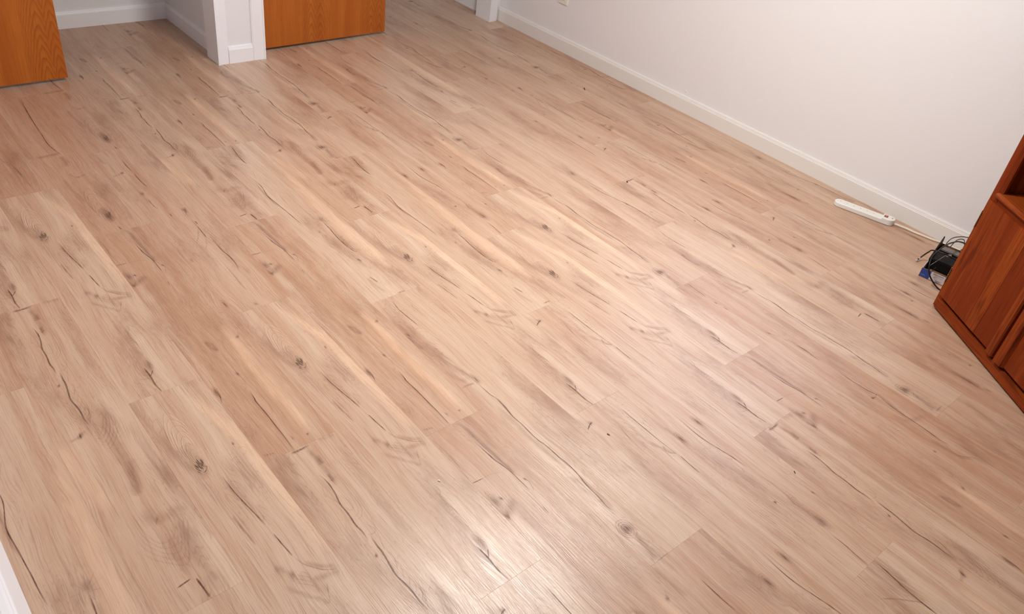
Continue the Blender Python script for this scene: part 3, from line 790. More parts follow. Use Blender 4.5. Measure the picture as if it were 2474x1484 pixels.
  ('N', [2,0.45], [1.0038,0.0759,1.0243,0.0878,1.0655,0.0871,1.0873,0.097]),
  ('K', [18,7,0.35], [0.8483,0.0164]),
  ('K', [24,8,0.7], [1.1185,0.0024]),
  ('K', [12,6,0.6], [1.1597,0.0822]),
 ],
 'I': [
  ('C', [3.6], [0.0086,0.1051,0.1211,0.0939,0.2518,0.0844,0.378,0.0788,0.4688,0.0747,0.5324,0.0819,0.5863,0.0915]),
  ('S', [12,0.45], [0.0055,0.0979,0.1431,0.0917,0.2503,0.081]),
  ('S', [14,0.55], [0.5624,0.003,0.56,0.0476,0.556,0.0897]),
  ('N', [4,0.55], [0.5681,0.005,0.5727,0.0438,0.5656,0.0792]),
  ('S', [26,0.5], [0.5831,0.085,0.6313,0.0849,0.6724,0.0721]),
  ('N', [5,0.75], [0.7301,0.0667,0.7569,0.0746,0.7773,0.0934]),
  ('S', [8,0.5], [0.7686,0.0708,0.7671,0.0858,0.7586,0.1143]),
  ('N', [2.5,0.4], [0.556,0.0897,0.5942,0.1078,0.6672,0.0995,0.7506,0.0802]),
  ('N', [1.5,0.35], [0.5979,0.0954,0.664,0.0931,0.7411,0.0796]),
  ('N', [1.5,0.35], [0.5946,0.1046,0.6593,0.1028,0.7345,0.092]),
  ('N', [1.5,0.35], [0.5913,0.1139,0.6545,0.1125,0.7278,0.1044]),
  ('N', [1.5,0.35], [0.588,0.1233,0.6498,0.1223,0.721,0.117]),
  ('N', [1.5,0.35], [0.5847,0.1327,0.645,0.1321,0.7142,0.1297]),
  ('S', [18,0.4], [0.7645,0.0362,0.8725,0.0411,0.9677,0.0453]),
  ('N', [2.4,0.5], [0.8703,0.0702,0.8686,0.0923,0.9645,0.1029]),
  ('N', [2.4,0.5], [0.9081,0.0699,0.9114,0.0909,1.0002,0.1005]),
  ('N', [2.4,0.5], [0.9454,0.0696,0.9533,0.0896,1.0354,0.0981]),
  ('N', [2.4,0.5], [0.9821,0.0692,0.9946,0.0882,1.0701,0.0958]),
  ('N', [2.4,0.5], [1.0182,0.0689,1.0352,0.0869,1.1042,0.0935]),
  ('N', [2.4,0.5], [0.8703,0.0702,0.9392,0.0547,1.0222,0.0549]),
  ('N', [2.4,0.5], [0.9081,0.0699,0.9731,0.0554,1.0475,0.0568]),
  ('N', [2.4,0.5], [0.9454,0.0696,1.0065,0.0561,1.0726,0.0586]),
  ('N', [2.4,0.5], [0.9821,0.0692,1.0394,0.0568,1.0974,0.0604]),
  ('N', [2.4,0.5], [1.0182,0.0689,1.072,0.0574,1.1221,0.0622]),
  ('E', [0.11,0.026,5], [1.0457,0.0836]),
  ('S', [30,0.5], [1.011,0.0763,1.0634,0.0827,1.1199,0.0838]),
  ('K', [36,13,0.6], [1.0785,0.0809]),
  ('C', [3], [1.1525,0.086,1.1809,0.0896]),
 ],
 'J': [
  ('K', [20,9,0.6], [0.7088,0.0873]),
  ('N', [1.8,0.45], [0.5652,0.104,0.5861,0.1234,0.676,0.1028]),
  ('N', [1.8,0.45], [0.5926,0.0954,0.6133,0.1147,0.6855,0.1]),
  ('N', [1.8,0.45], [0.6196,0.0868,0.6402,0.106,0.695,0.0973]),
  ('N', [1.8,0.45], [0.6463,0.0784,0.6667,0.0974,0.7045,0.0946]),
  ('N', [1.8,0.45], [0.6727,0.07,0.693,0.089,0.7139,0.0919]),
  ('N', [1.8,0.45], [0.6988,0.0617,0.719,0.0806,0.7233,0.0892]),
  ('N', [2.5,0.5], [0.6542,0.0978,0.7329,0.0608,0.8036,0.0554,0.8525,0.0704]),
  ('C', [3], [0.7974,0.0839,0.8535,0.0822,0.9118,0.0867,1.0142,0.1077,1.0581,0.1117,1.1393,0.1123,1.1938,0.1184]),
  ('K', [12,5,0.7], [1.0118,0.1069]),
  ('K', [9,8,0.35], [1.1079,0.151]),
  ('N', [2.5,0.6], [1.1058,0.085,1.1567,0.0926]),
  ('S', [20,0.3], [0.7623,-0.0051,0.8291,0.0053,0.9248,-0.0024,1.024,0.0206]),
 ],
 'K': [
  ('C', [2.6], [0.641,0.1152,0.7364,0.1161,0.8185,0.1203,0.909,0.1211,0.9826,0.1159]),
  ('K', [14,6,0.6], [0.5637,0.1165]),
  ('S', [18,0.3], [0.525,0.0891,0.5752,0.113,0.6612,0.1036]),
  ('C', [3], [1.1022,-0.009,1.1606,0.0005]),
  ('S', [12,0.5], [1.0953,-0.012,1.1628,0.0049]),
 ],
 'M': [
  ('N', [2,0.4], [0.151,0.0963,0.1668,0.1112,0.2137,0.0929]),
  ('N', [2,0.4], [0.1727,0.0913,0.19,0.1044,0.2333,0.0895]),
  ('N', [2,0.4], [0.1942,0.0863,0.2129,0.0977,0.2527,0.0863]),
  ('N', [2,0.4], [0.2154,0.0814,0.2355,0.0911,0.2719,0.083]),
  ('N', [2,0.4], [0.2365,0.0765,0.2579,0.0846,0.2909,0.0798]),
  ('N', [2,0.4], [0.2573,0.0717,0.28,0.0781,0.3097,0.0766]),
  ('S', [24,0.45], [0.1611,0.0915,0.2338,0.0743,0.3051,0.0789,0.3542,0.0892]),
  ('K', [60,12,0.45], [0.3232,0.0786]),
  ('S', [26,0.25], [0.0135,0.1621,0.1112,0.129,0.1819,0.1039]),
  ('K', [7,5,0.85], [0.2834,0.1682]),
  ('K', [16,8,0.45], [0.3787,0.0908]),
 ],
 'O': [
  ('S', [12,0.4], [0.882,0.089,0.963,0.103,1.043,0.116]),
  ('N', [2.4,0.45], [0.931,0.076,0.916,0.101,0.997,0.115,1.068,0.112]),
  ('N', [2.4,0.45], [0.956,0.084,0.948,0.107,1.03,0.116,1.093,0.116]),
  ('N', [2.4,0.45], [0.98,0.091,0.981,0.112,1.063,0.117,1.117,0.119]),
  ('N', [2.4,0.45], [1.003,0.099,1.013,0.117,1.096,0.118,1.141,0.123]),
  ('N', [2.4,0.45], [1.027,0.106,1.044,0.122,1.128,0.12,1.166,0.126]),
 ],
}

INK = {'C': ((0.095, 0.038, 0.023), 0.95, 0.35), 'N': ((0.15, 0.066, 0.041), 1.0, 0.12), 'S': ((0.19, 0.088, 0.055), 1.0, 0.0),
       'L': ((0.80, 0.60, 0.42), 1.0, 0.0), 'K': ((0.15, 0.07, 0.046), 1.0, 0.0)}

def ribbon(V, F, A, pts, width, col, alpha, soft, z, rnd, taper=0.3, sub=4):
    P = smooth_pts([(x, y, 0) for x, y in pts], sub)
    n = len(P)
    start = len(V)
    for i, p in enumerate(P):
        t = (P[min(i + 1, n - 1)] - P[max(i - 1, 0)]).normalized()
        s = i / (n - 1)
        w = width * .5 * (taper + (1 - taper) * min(1.0, 3.2 * math.sin(PI * min(max(s, .0), 1.0)))) * rnd.uniform(.8, 1.15)
        fade = min(1.0, .25 + 4.0 * min(s, 1 - s))
        nx, ny = -t.y, t.x
        for sgn in (-1, 1):
            V.append((p.x + nx * w * sgn, p.y + ny * w * sgn, z))
            A.append((*col, alpha * fade, sgn, soft))
    for i in range(n - 1):
        a = start + 2 * i
        F.append((a, a + 2, a + 3, a + 1))

def disc(V, F, A, cx, cy, ru, rv, col, alpha, soft, z, rnd, seg=12):
    c = len(V)
    V.append((cx, cy, z)); A.append((*col, alpha, 0.0, soft))
    ph = rnd.uniform(0, 6)
    for k in range(seg):
        t = 2 * PI * k / seg
        w = 1 + .22 * math.sin(2 * t + ph) + .12 * math.sin(3 * t + 2 * ph)
        V.append((cx + ru * w * math.cos(t), cy + rv * w * math.sin(t), z)); A.append((*col, alpha, 1.0, soft))
    for k in range(seg):
        F.append((c, c + 1 + k, c + 1 + (k + 1) % seg))

def oval(V, F, A, cx, cy, ru, rv, w, col, alpha, z, rnd):
    pts = []
    for k in range(13):
        t = 2 * PI * k / 12
        pts.append((cx + ru * math.cos(t) * (1 + .05 * math.sin(5 * t + ru * 90)), cy + rv * math.sin(t) * (1 + .08 * math.sin(3 * t))))
    ribbon(V, F, A, pts, w, col, alpha, 0.1, z, rnd, 1.0, 2)

def figure(design, rnd):
    V, F, A = [], [], []
    z = 0.00004
    order = {'L': 0, 'S': 1, 'K': 2, 'E': 3, 'R': 3, 'N': 4, 'C': 5}
    for kind, par, pts in sorted(DESIGNS[design], key=lambda q: order[q[0]]):
        P2 = [(pts[i], pts[i + 1]) for i in range(0, len(pts), 2)]
        z += 0.000012
        if kind == 'C':
            col, al, so = INK['C']; ribbon(V, F, A, P2, par[0] * .001 * 1.3, col, al, so, z, rnd)
        elif kind == 'N':
            col, al, so = INK['N']; ribbon(V, F, A, P2, par[0] * .001 * 1.35, col, par[1] * .85, 0.0, z, rnd)
        elif kind == 'S':
            col, al, so = INK['S']; ribbon(V, F, A, P2, par[0] * .001 * 1.5, col, par[1] * 1.0, so, z, rnd, .35)
        elif kind == 'L':
            col, al, so = INK['L']; ribbon(V, F, A, P2, par[0] * .001 * 1.6, col, par[1] * .8, so, z, rnd, .5)
        elif kind == 'K':
            col, al, so = INK['K']
            disc(V, F, A, P2[0][0], P2[0][1], par[0] * .00145, par[1] * .00145, col, par[2] * .8, 0.0, z, rnd)
            z += 0.000006
            disc(V, F, A, P2[0][0], P2[0][1], par[0] * .0008, par[1] * .0007, (0.11, 0.05, 0.033), par[2] * .85, 0.0, z, rnd, 9)
            if par[0] > 14 and par[2] > .5:
                for t in (.55, .85, 1.15):
                    z += 0.000004
                    oval(V, F, A, P2[0][0], P2[0][1], par[0] * .001 * t, par[1] * .001 * t, .0016, (0.16, 0.075, 0.048), .5, z, rnd)
        elif kind in 'ER':
            ln, hw, n = par
            for k in range(1, n + 1):
                s = k / n
                z += 0.000004
                sh = -ln * s * .62 if kind == 'E' else 0.0
                oval(V, F, A, P2[0][0] + sh, P2[0][1] - (hw * .12 * s if kind == 'E' else 0), ln * s, hw * s, .0022, INK['N'][0], .55 * (1.15 - .6 * s), z, rnd)
                if kind == 'E':
                    z += 0.000004
                    oval(V, F, A, P2[0][0] + sh, P2[0][1] - hw * .12 * s, ln * s * .93, hw * s * .90, .0026, INK['L'][0], .32, z, rnd)
    return V, F, A

def clip_poly(vs, axis, lim, keep_less):
    out = []
    n = len(vs)
    for i in range(n):
        a, b = vs[i], vs[(i + 1) % n]
        ia = (a[axis] <= lim) == keep_less; ib = (b[axis] <= lim) == keep_less
        if ia: out.append(a)
        if ia != ib:
            t = (lim - a[axis]) / (b[axis] - a[axis])
            out.append(tuple(a[q] + (b[q] - a[q]) * t for q in range(len(a))))
    return out

def plank(x0, x1, row, design, seed):
    y0 = ROW_Y + ROW_W * row
    cx0, cx1 = max(x0, FX0), min(x1, FX1)
    cy0, cy1 = max(y0, FY0), min(y0 + ROW_W, FY1)
    if cx1 - cx0 < .02 or cy1 - cy0 < .004:
        return
    u0, u1, v0, v1 = cx0 - x0, cx1 - x0, cy0 - y0, cy1 - y0
    g, c, th = .00006, .00022, .008
    V, F, MI, A = [], [], [], []
    a0, a1, b0, b1 = u0 + g, u1 - g, v0 + g, v1 - g
    for (p, q, r, s, z) in ((a0 + c, a1 - c, b0 + c, b1 - c, 0.0), (a0, a1, b0, b1, -c * .8), (a0, a1, b0, b1, -th)):
        V += [(p, r, z), (q, r, z), (q, s, z), (p, s, z)]
    F.append((0, 1, 2, 3))
    for l in (0, 4):
        for k in range(4):
            F.append((l + k, l + 4 + k, l + 4 + (k + 1) % 4, l + (k + 1) % 4))
    F.append((11, 10, 9, 8))
    A = [(0, 0, 0, 0, 0, 0)] * len(V)
    MI = [0] * len(F)
    fv, ff, fa = figure(design, random.Random(design + 'x'))
    for f in ff:
        poly = [tuple(fv[i]) + tuple(fa[i]) for i in f]
        if any(p[0] < a0 + c or p[0] > a1 - c or p[1] < b0 + c or p[1] > b1 - c for p in poly):
            for ax, lim, less in ((0, a0 + c, False), (0, a1 - c, True), (1, b0 + c, False), (1, b1 - c, True)):
                if poly: poly = clip_poly(poly, ax, lim, less)
            if len(poly) < 3: continue
        s = len(V)
        for p in poly:
            V.append(p[:3]); A.append(p[3:])
        F.append(tuple(range(s, s + len(poly)))); MI.append(1)
    me = bpy.data.meshes.new('plank')
    me.from_pydata(V, [], F)
    me.materials.append(MAT['plank']); me.materials.append(MAT['print'])
    me.polygons.foreach_set('material_index', MI)
    t = me.attributes.new('tint', 'FLOAT_COLOR', 'POINT')
    t.data.foreach_set('color', [q for a in A for q in a[:4]])
    t = me.attributes.new('across', 'FLOAT', 'POINT'); t.data.foreach_set('value', [a[4] for a in A])
    t = me.attributes.new('soft', 'FLOAT', 'POINT'); t.data.foreach_set('value', [a[5] for a in A])
    me.update()
    o = bpy.data.objects.new('plank', me)
    COL.objects.link(o)
    o.parent = floor
    o.location = (x0, y0, 0)
    o['seed'] = float(seed)
    o['tone'] = TONE[design] + rng.uniform(-.10, .10)
    return o

rng = random.Random(7)
DN = list('ABCDEFGHJKM')
for row in range(-4, 15):
    starts = ROWS.get(row, [-4.3, -3.1, -1.9, -.7])
    ext = [starts[0] - 1.19 * k for k in (2, 1)] + starts + [starts[-1] + 1.19 * k for k in (1, 2, 3)]
    for k in range(len(ext) - 1):
        dsg = WHICH.get((row, k - 2)) or rng.choice(DN)
        plank(ext[k], ext[k + 1], row, dsg, DN.index(dsg) + 1 if dsg in DN else 20)

# ------------------------------------------------------------------ baseboards
BASE = [(0, 0), (.012, 0), (.012, .066), (.0095, .068), (.0095, .0705), (.008, .0735), (.0078, .0765), (.006, .081), (0, .082)]
def baseboard(name, p0, p1, out, mat='trim', m0=0.0, m1=0.0):
    bm = bmesh.new()
    extrude_profile(bm, BASE, p0, p1, out, m0, m1)
    return structure(mesh_obj(name, bm, mat))
baseboard('baseboard_right', (skew(3.39) + .003, WR), (WE, WR), (0, -1), 'trim_cream')
baseboard('baseboard_closet_back', (CB, WL), (CB, 1.612), (1, 0), 'trim', 0, 1.0)
baseboard('baseboard_closet_side', (CB, 1.612), (WB - .105, 1.612), (0, -1), 'trim', 1.0, 0)
baseboard('baseboard_closet_end', (CB, 3.392), (skew(3.39) - .106, 3.392), (0, -1), 'trim')
baseboard('baseboard_pillar', (WB, 1.624), (WB, 1.747), (1, 0), 'trim')
bm = bmesh.new()
extrude_profile(bm, [(0, 0), (.044, 0), (.044, .004), (.024, .068), (.0225, .071), (.019, .072), (.017, .079), (.012, .083), (0, .084)], (WB, WL), (DX0 - .06, WL), (0, 1))
structure(mesh_obj('baseboard_left', bm, 'trim'))

# ------------------------------------------------------------------ casings and jambs
def casing(name, x, y0, y1, z1, flip=False):
    """flat casing with a thin back band along its outer edge, standing on the floor"""
    prof = [(0, y0), (.016, y0), (.0165, y0 + .004), (.0125, y0 + .010), (.0115, (y0 + y1) / 2), (.0095, y1 - .006), (.006, y1), (0, y1)]
    if flip:
        prof = [(d, y0 + y1 - y) for d, y in prof]
    bm = bmesh.new()
    lo = [bm.verts.new((x + d, y, 0)) for d, y in prof]; hi = [bm.verts.new((x + d, y, z1)) for d, y in prof]
    n = len(prof)
    for i in range(n):
        bm.faces.new((lo[i], lo[(i + 1) % n], hi[(i + 1) % n], hi[i]))
    bm.faces.new(lo); bm.faces.new(hi)
    return structure(mesh_obj(name, bm, 'trim'))
casing('trim_1', WB, 1.567, 1.624, 2.10)
casing('trim_2', WB, 1.747, 1.812, 2.10, True)
xr = skew(3.33)
casing('trim_3', xr, 3.319, 3.386, 2.10)
structure(boxes('trim_4', [(WB - .112, WB, 1.567, 1.580, 0, 2.05)], 'trim', bev=.001))
structure(boxes('trim_5', [(WB - .105, WB, 1.800, 1.812, 0, 2.05)], 'trim', bev=.001))
structure(boxes('trim_6', [(xr - .118, xr, 3.319, 3.330, 0, 2.05)], 'trim', bev=.001))

# ------------------------------------------------------------------ closet doors
def slab_door(name, x, y0, y1, rz=0.0, z0=.014):
    bm = bmesh.new()
    box(bm, -.035, 0, 0, y1 - y0, z0, 2.02, .0015)
    bm.normal_update()
    for f in bm.faces:
        if abs(f.normal.x) < .9: f.material_index = 1
    o = mesh_obj(name, bm, ['oak_door', 'oak_edge'], None, (x, y0, 0), (0, 0, rz))
    return structure(o)
d1 = slab_door('door_1', -3.786, .165, .912)
d1['label'] = 'honey oak slab closet door at the left edge of the photo'
d1['category'] = 'door'
d2 = slab_door('door_2', -3.815, 1.822, 2.586, .026)
d2['label'] = 'honey oak slab closet door between white pillar and open closet'
d2['category'] = 'door'

# ------------------------------------------------------------------ ceiling lamp (above the frame)
t = thing('ceiling_lamp', 'hanging ceiling lamp with lit frosted glass bowl', 'lamp', LAMP_POS)
bm = bmesh.new()
bmesh.ops.create_cone(bm, cap_ends=True, segments=32, radius1=.17, radius2=.17, depth=.03, matrix=Matrix.Translation((0, 0, -.016)))
mesh_obj('lamp_base', bm, 'metal', t)
bm = bmesh.new()
tube(bm, [(0, 0, -.031), (0, 0, -.30)], .012, 12)
bmesh.ops.create_cone(bm, cap_ends=True, segments=32, radius1=.205, radius2=.03, depth=.04, matrix=Matrix.Translation((0, 0, -.305)))
mesh_obj('lamp_stem', bm, 'metal', t)
bm = bmesh.new()
bmesh.ops.create_uvsphere(bm, u_segments=32, v_segments=16, radius=.20)
bmesh.ops.delete(bm, geom=[v_ for v_ in bm.verts if v_.co.z > .001], context='VERTS')
for v_ in bm.verts: v_.co.z *= .6
mesh_obj('lamp_shade', bm, 'lamp_glow', t, (0, 0, -.326), smooth=True)

# ------------------------------------------------------------------ wall outlet
t = thing('wall_outlet', 'white outlet plate on the right wall, cut by the top edge', 'outlet', (-3.288, WR, .255))
bm = bmesh.new(); box(bm, -.035, .035, -.006, 0, 0, .114, .002)
mesh_obj('cover_plate', bm, 'white_plastic', t)
for zz in (.022, .061):
    bm = bmesh.new(); box(bm, -.0165, .0165, -.0085, -.0055, zz, zz + .031, .0015)
    r_ = mesh_obj('receptacle', bm, 'white_plastic', t)
    for q in (-.0075, .0055):
        boxes('slot', [(q, q + .002, -.0088, -.0080, zz + .014, zz + .023)], 'hole', r_)

# ------------------------------------------------------------------ power strip
AX = math.atan2(.068, .248)
t = thing('power_strip', 'white power strip with red rocker switch lying along the baseboard', 'power strip', (-1.333, 3.262, 0), AX)
def stadium(x0, x1, w, n=10, round0=True, round1=True):
    r = w / 2
    pts = []
    if round1: pts += [(x1 - r + r * math.sin(PI * k / n), -r * math.cos(PI * k / n)) for k in range(n + 1)]
    else: pts += [(x1, -r), (x1, r)]
    if round0: pts += [(x0 + r - r * math.sin(PI * k / n), r * math.cos(PI * k / n)) for k in range(n + 1)]
    else: pts += [(x0, r), (x0, -r)]
    return pts
def prism(bm, pts, z0, z1, inset=.002):
    lo = [bm.verts.new((x, y, z0)) for x, y in pts]
    mid = [bm.verts.new((x, y, z1 - inset)) for x, y in pts]
    cx = sum(p[0] for p in pts) / len(pts)
    cy = 0.0
    L_ = max(p[0] for p in pts) - min(p[0] for p in pts); W_ = max(p[1] for p in pts) - min(p[1] for p in pts)
    hi = [bm.verts.new((cx + (x - cx) * (1 - 2 * inset / L_), y * (1 - 2 * inset / W_), z1)) for x, y in pts]
    n = len(pts)
    for A_, B_ in ((lo, mid), (mid, hi)):
        for i in range(n):
            bm.faces.new((A_[i], A_[(i + 1) % n], B_[(i + 1) % n], B_[i]))
    bm.faces.new(hi); bm.faces.new(list(reversed(lo)))
bm = bmesh.new(); prism(bm, stadium(0, .257, .048), .002, .0195)
mesh_obj('body', bm, 'white_plastic', t)
bm = bmesh.new(); prism(bm, stadium(.206, .258, .049, round0=False), .002, .0265)
mesh_obj('switch_housing', bm, 'white_plastic', t)
bm = bmesh.new(); prism(bm, stadium(.004, .253, .043), 0.0, .003, .0005)
mesh_obj('base_plate', bm, 'hole', t)
for k in range(6):
    bm = bmesh.new()
    bmesh.ops.create_cone(bm, cap_ends=True, segments=10, radius1=.0017, radius2=.0017, depth=.0012, matrix=Matrix.Translation((.024 + .0288 * k, .002, .0195)))
    mesh_obj('ground_hole', bm, 'hole', t)
boxes('switch_bezel', [(.211, .226, -.008, .013, .0262, .0275)], 'switch_frame', t, .0004)
bm = bmesh.new()
v = box(bm, .2135, .2235, -.0050, .010, .0272, .0292)
mesh_obj('rocker_switch', bm, 'red', t)
bm = bmesh.new()
bmesh.ops.create_cone(bm, cap_ends=True, segments=12, radius1=.0032, radius2=.003, depth=.0012, matrix=Matrix.Translation((.2445, .002, .0268)))
mesh_obj('reset_button', bm, 'hole', t)
CI = Matrix.Translation((-1.333, 3.262, 0)) @ Matrix.Rotation(AX, 4, 'Z')
CI = CI.inverted()
bm = bmesh.new()
tube(bm, [CI @ p for p in smooth_pts([(-1.095, 3.327, .009), (-1.080, 3.331, .0085), (-1.056, 3.340, .007), (-1.028, 3.3485, .0058), (-.996, 3.353, .005), (-.955, 3.362, .005), (-.925, 3.368, .005), (-.890, 3.380, .005), (-.80, 3.392, .005), (-.62, 3.388, .005)], 4)], .0046, 10)
mesh_obj('cord', bm, 'cord', t, smooth=True)

# ------------------------------------------------------------------ corner cabinet
CA = Vector((-.690, 2.882))
CR = math.atan2(-.57571, .81765)
cab = thing('media_cabinet', 'dark red-brown oak cabinet with slab doors standing at an angle to the wall', 'cabinet', (CA.x, CA.y, 0), CR)
# local frame: x along the front, y into the cabinet, z up
CW, CD, CT = 1.00, .50, 1.02
def cpart(name, lst, tone=0.0, gx=0.0, parent=None, bev=.0015, mat='stain'):
    bm = bmesh.new()
    for q in lst: box(bm, *q, bev=bev)
    o = mesh_obj(name, bm, mat, parent or cab)
    o['tone'] = tone; o['grain_x'] = gx
    return o
cpart('side_panel', [(.0, .018, .018, CD, .008, CT)], .3)
cpart('side_panel', [(CW - .018, CW, .018, CD, .008, CT)], .3)
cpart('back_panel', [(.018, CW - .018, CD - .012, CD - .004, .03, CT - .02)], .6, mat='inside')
cpart('top_panel', [(-.012, CW + .012, -.014, CD, CT, CT + .022)], .2, 1.0)
cpart('bottom_panel', [(.018, CW - .018, .02, CD - .012, .045, .058)], .4, 1.0)
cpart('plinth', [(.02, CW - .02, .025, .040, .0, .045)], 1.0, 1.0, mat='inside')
cpart('bottom_rail', [(.012, CW - .012, -.004, .018, .008, .045)], -.15, 1.0)
def face_stile(x0, x1, flip=False):
    bm = bmesh.new()
    prof = [(x0, .018), (x0, .004), (x0 + .004, 0), (x1 - .012, 0), (x1, .010), (x1, .018)]
    if flip: prof = [(CW - x, y) for x, y in prof]
    lo = [bm.verts.new((x, y, .008)) for x, y in prof]; hi = [bm.verts.new((x, y, CT)) for x, y in prof]
    n = len(prof)
    for i in range(n): bm.faces.new((lo[i], lo[(i + 1) % n], hi[(i + 1) % n], hi[i]))
    bm.faces.new(lo); bm.faces.new(hi)
    o = mesh_obj('stile', bm, 'stain', cab); o['tone'] = .15; o['grain_x'] = 0.0
face_stile(-.004, .036)
face_stile(-.004, .036, True)
# shelf between the doors and the open compartment, with a rounded nosing
bm = bmesh.new()
prof = [(.45, .462), (.006, .462), (-.006, .466), (-.010, .472), (-.008, .478), (0, .482), (.45, .482)]
lo = [bm.verts.new((.026, y, z)) for y, z in prof]; hi = [bm.verts.new((CW - .026, y, z)) for y, z in prof]
for i in range(len(prof)): bm.faces.new((lo[i], lo[(i + 1) % 7], hi[(i + 1) % 7], hi[i]))
bm.faces.new(lo); bm.faces.new(hi)
o = mesh_obj('shelf', bm, 'stain', cab); o['tone'] = -.35; o['grain_x'] = 1.0
cpart('shelf', [(.02, CW - .02, .06, CD - .012, .74, .76)], .2, 1.0)
cpart('top_rail', [(.036, CW - .036, 0, .018, CT - .055, CT)], .1, 1.0)
cpart('door_rail', [(.036, CW - .036, .004, .018, .440, .462)], .5, 1.0)
def cab_door(x0, boards, pull, mirror=False):
    root = bpy.data.objects.new('door', None)
    COL.objects.link(root); root.parent = cab
    root.location = (x0, 0, 0)
    s = -1 if mirror else 1
    for a, b_, tn, dep in boards:
        q0, q1 = sorted((s * a, s * b_))
        cpart('board', [(q0, q1, dep, .016, .058, .446)], tn, 0.0, root, .0003)
    q0, q1 = sorted((s * pull[0], s * pull[1]))
    bm = bmesh.new()
    pr = [(q0, .016), (q0, -.004), (q0 + .006, -.016), (q1 - .004, -.018), (q1, -.012), (q1, .016)] if not mirror else [(q0, .016), (q0, -.012), (q0 + .004, -.018), (q1 - .006, -.016), (q1, -.004), (q1, .016)]
    lo = [bm.verts.new((x, y, .056)) for x, y in pr]; hi = [bm.verts.new((x, y, .446)) for x, y in pr]
    for i in range(6): bm.faces.new((lo[i], lo[(i + 1) % 6], hi[(i + 1) % 6], hi[i]))
    bm.faces.new(lo); bm.faces.new(hi)
    o = mesh_obj('finger_pull', bm, 'stain', root); o['tone'] = -.25; o['grain_x'] = 0.0
    for z0 in (.108, .338):
        bm = bmesh.new()
        e = s * -.0005
        box(bm, min(e, e + s * .0022), max(e, e + s * .0022), -.0052, -.0003, z0 + .004, z0 + .060, .0004)
        tube(bm, [(e + s * .0016, -.0058, z0 + .002), (e + s * .0016, -.0058, z0 + .062)], .0010, 8)
        for zz in (z0, z0 + .032, z0 + .064):
            bmesh.ops.create_uvsphere(bm, u_segments=8, v_segments=6, radius=.0016, matrix=Matrix.Translation((e + s * .0018, -.0060, zz)))
        mesh_obj('hinge', bm, 'brass', root)
        boxes('hinge_slot', [(min(s * .0022, s * .0062), max(s * .0022, s * .0062), -.0046, -.0036, z0 + .002, z0 + .056)], 'inside', root)
    return root
cab_door(.004, [(0, .100, .10, -.004), (.100, .176, .30, -.004), (.176, .229, -.20, -.004), (.229, .268, .75, -.003), (.268, .316, .55, -.003)], (.316, .352))
cab_door(CW - .004, [(0, .120, .15, -.004), (.120, .230, .3, -.004), (.230, .420, -.05, -.004), (.420, .5, .5, -.003), (.5, .585, .2, -.003)], (.585, .628), True)

# ------------------------------------------------------------------ cardboard box and what lies in it
BA = math.radians(9.87)
bx = thing('cardboard_box', 'small open cardboard box with blue and white print beside the cabinet', 'box', (-.822, 3.037, 0), BA)
BW, BD, BH = .175, .225, .038
boxes('bottom', [(0, BW, 0, BD, 0, .002)], 'card', bx)
boxes('front_panel', [(0, BW, 0, .002, .002, BH)], 'card', bx)
boxes('back_panel', [(0, BW, BD - .002, BD, .002, BH + .022)], 'card', bx)
boxes('side_panel', [(0, .002, .002, BD - .002, .002, BH)], 'box_white', bx)
boxes('side_panel', [(BW - .002, BW, .002, BD - .002, .002, BH)], 'card', bx)
boxes('blue_print', [(.0012, .037, -.0006, -.0001, .0035, BH)], 'box_blue', bx)
boxes('white_print', [(.037, BW, -.0006, -.0001, .0035, BH)], 'box_white', bx)
boxes('maroon_print', [(-.0005, .0, .004, .030, .022, .036)], 'box_maroon', bx)
for q in ((.004, .020, .013, .0145), (.004, .024, .0095, .0105)):
    boxes('pale_print', [(q[0], q[1], -.0009, -.0006, q[2], q[3])], 'box_pale', bx)
for q in ((.044, .084, .031, .0335), (.048, .056, .018, .020), (.060, .080, .008, .0105), (.062, .078, .0045, .006), (.041, .046, .009, .013), (.054, .082, .024, .0248)):
    boxes('grey_print', [(q[0], q[1], -.0009, -.0006, q[2], q[3])], 'box_line', bx)
# black device standing in the box
dv = thing('black_device', 'black plastic case with grey top edge lying inside the cardboard box', 'device', (-.822, 3.037, 0), BA)
bm = bmesh.new()
v = box(bm, .010, .150, .088, .195, .004, .064)
for q in v:
    if q.co.z > .03 and q.co.y < .1: q.co.z = .046
bmesh.ops.bevel(bm, geom=bm.edges[:], offset=.004, segments=2, affect='EDGES')
mesh_obj('case', bm, 'black', dv)
bm = bmesh.new(); box(bm, .014, .146, .158, .190, .060, .0668, .001)
mesh_obj('top_edge', bm, 'grey', dv)
bm = bmesh.new()
v = box(bm, .0055, .0095, .075, .220, .004, .085)
for q in v:
    if q.co.z > .05: q.co.z = .050 if q.co.y < .15 else .092; q.co.x -= .006
mesh_obj('side_flap', bm, 'black', dv)
bm = bmesh.new()
bmesh.ops.create_uvsphere(bm, u_segments=10, v_segments=6, radius=.004, matrix=Matrix.Translation((.125, .078, .048)))
mesh_obj('orange_button', bm, 'orange', dv)

def world_tube(name, pts, r, mat, parent=None, sub=5, seg=8):
    bm = bmesh.new()
    tube(bm, smooth_pts(pts, sub), r, seg)
    return mesh_obj(name, bm, mat, parent, smooth=True)
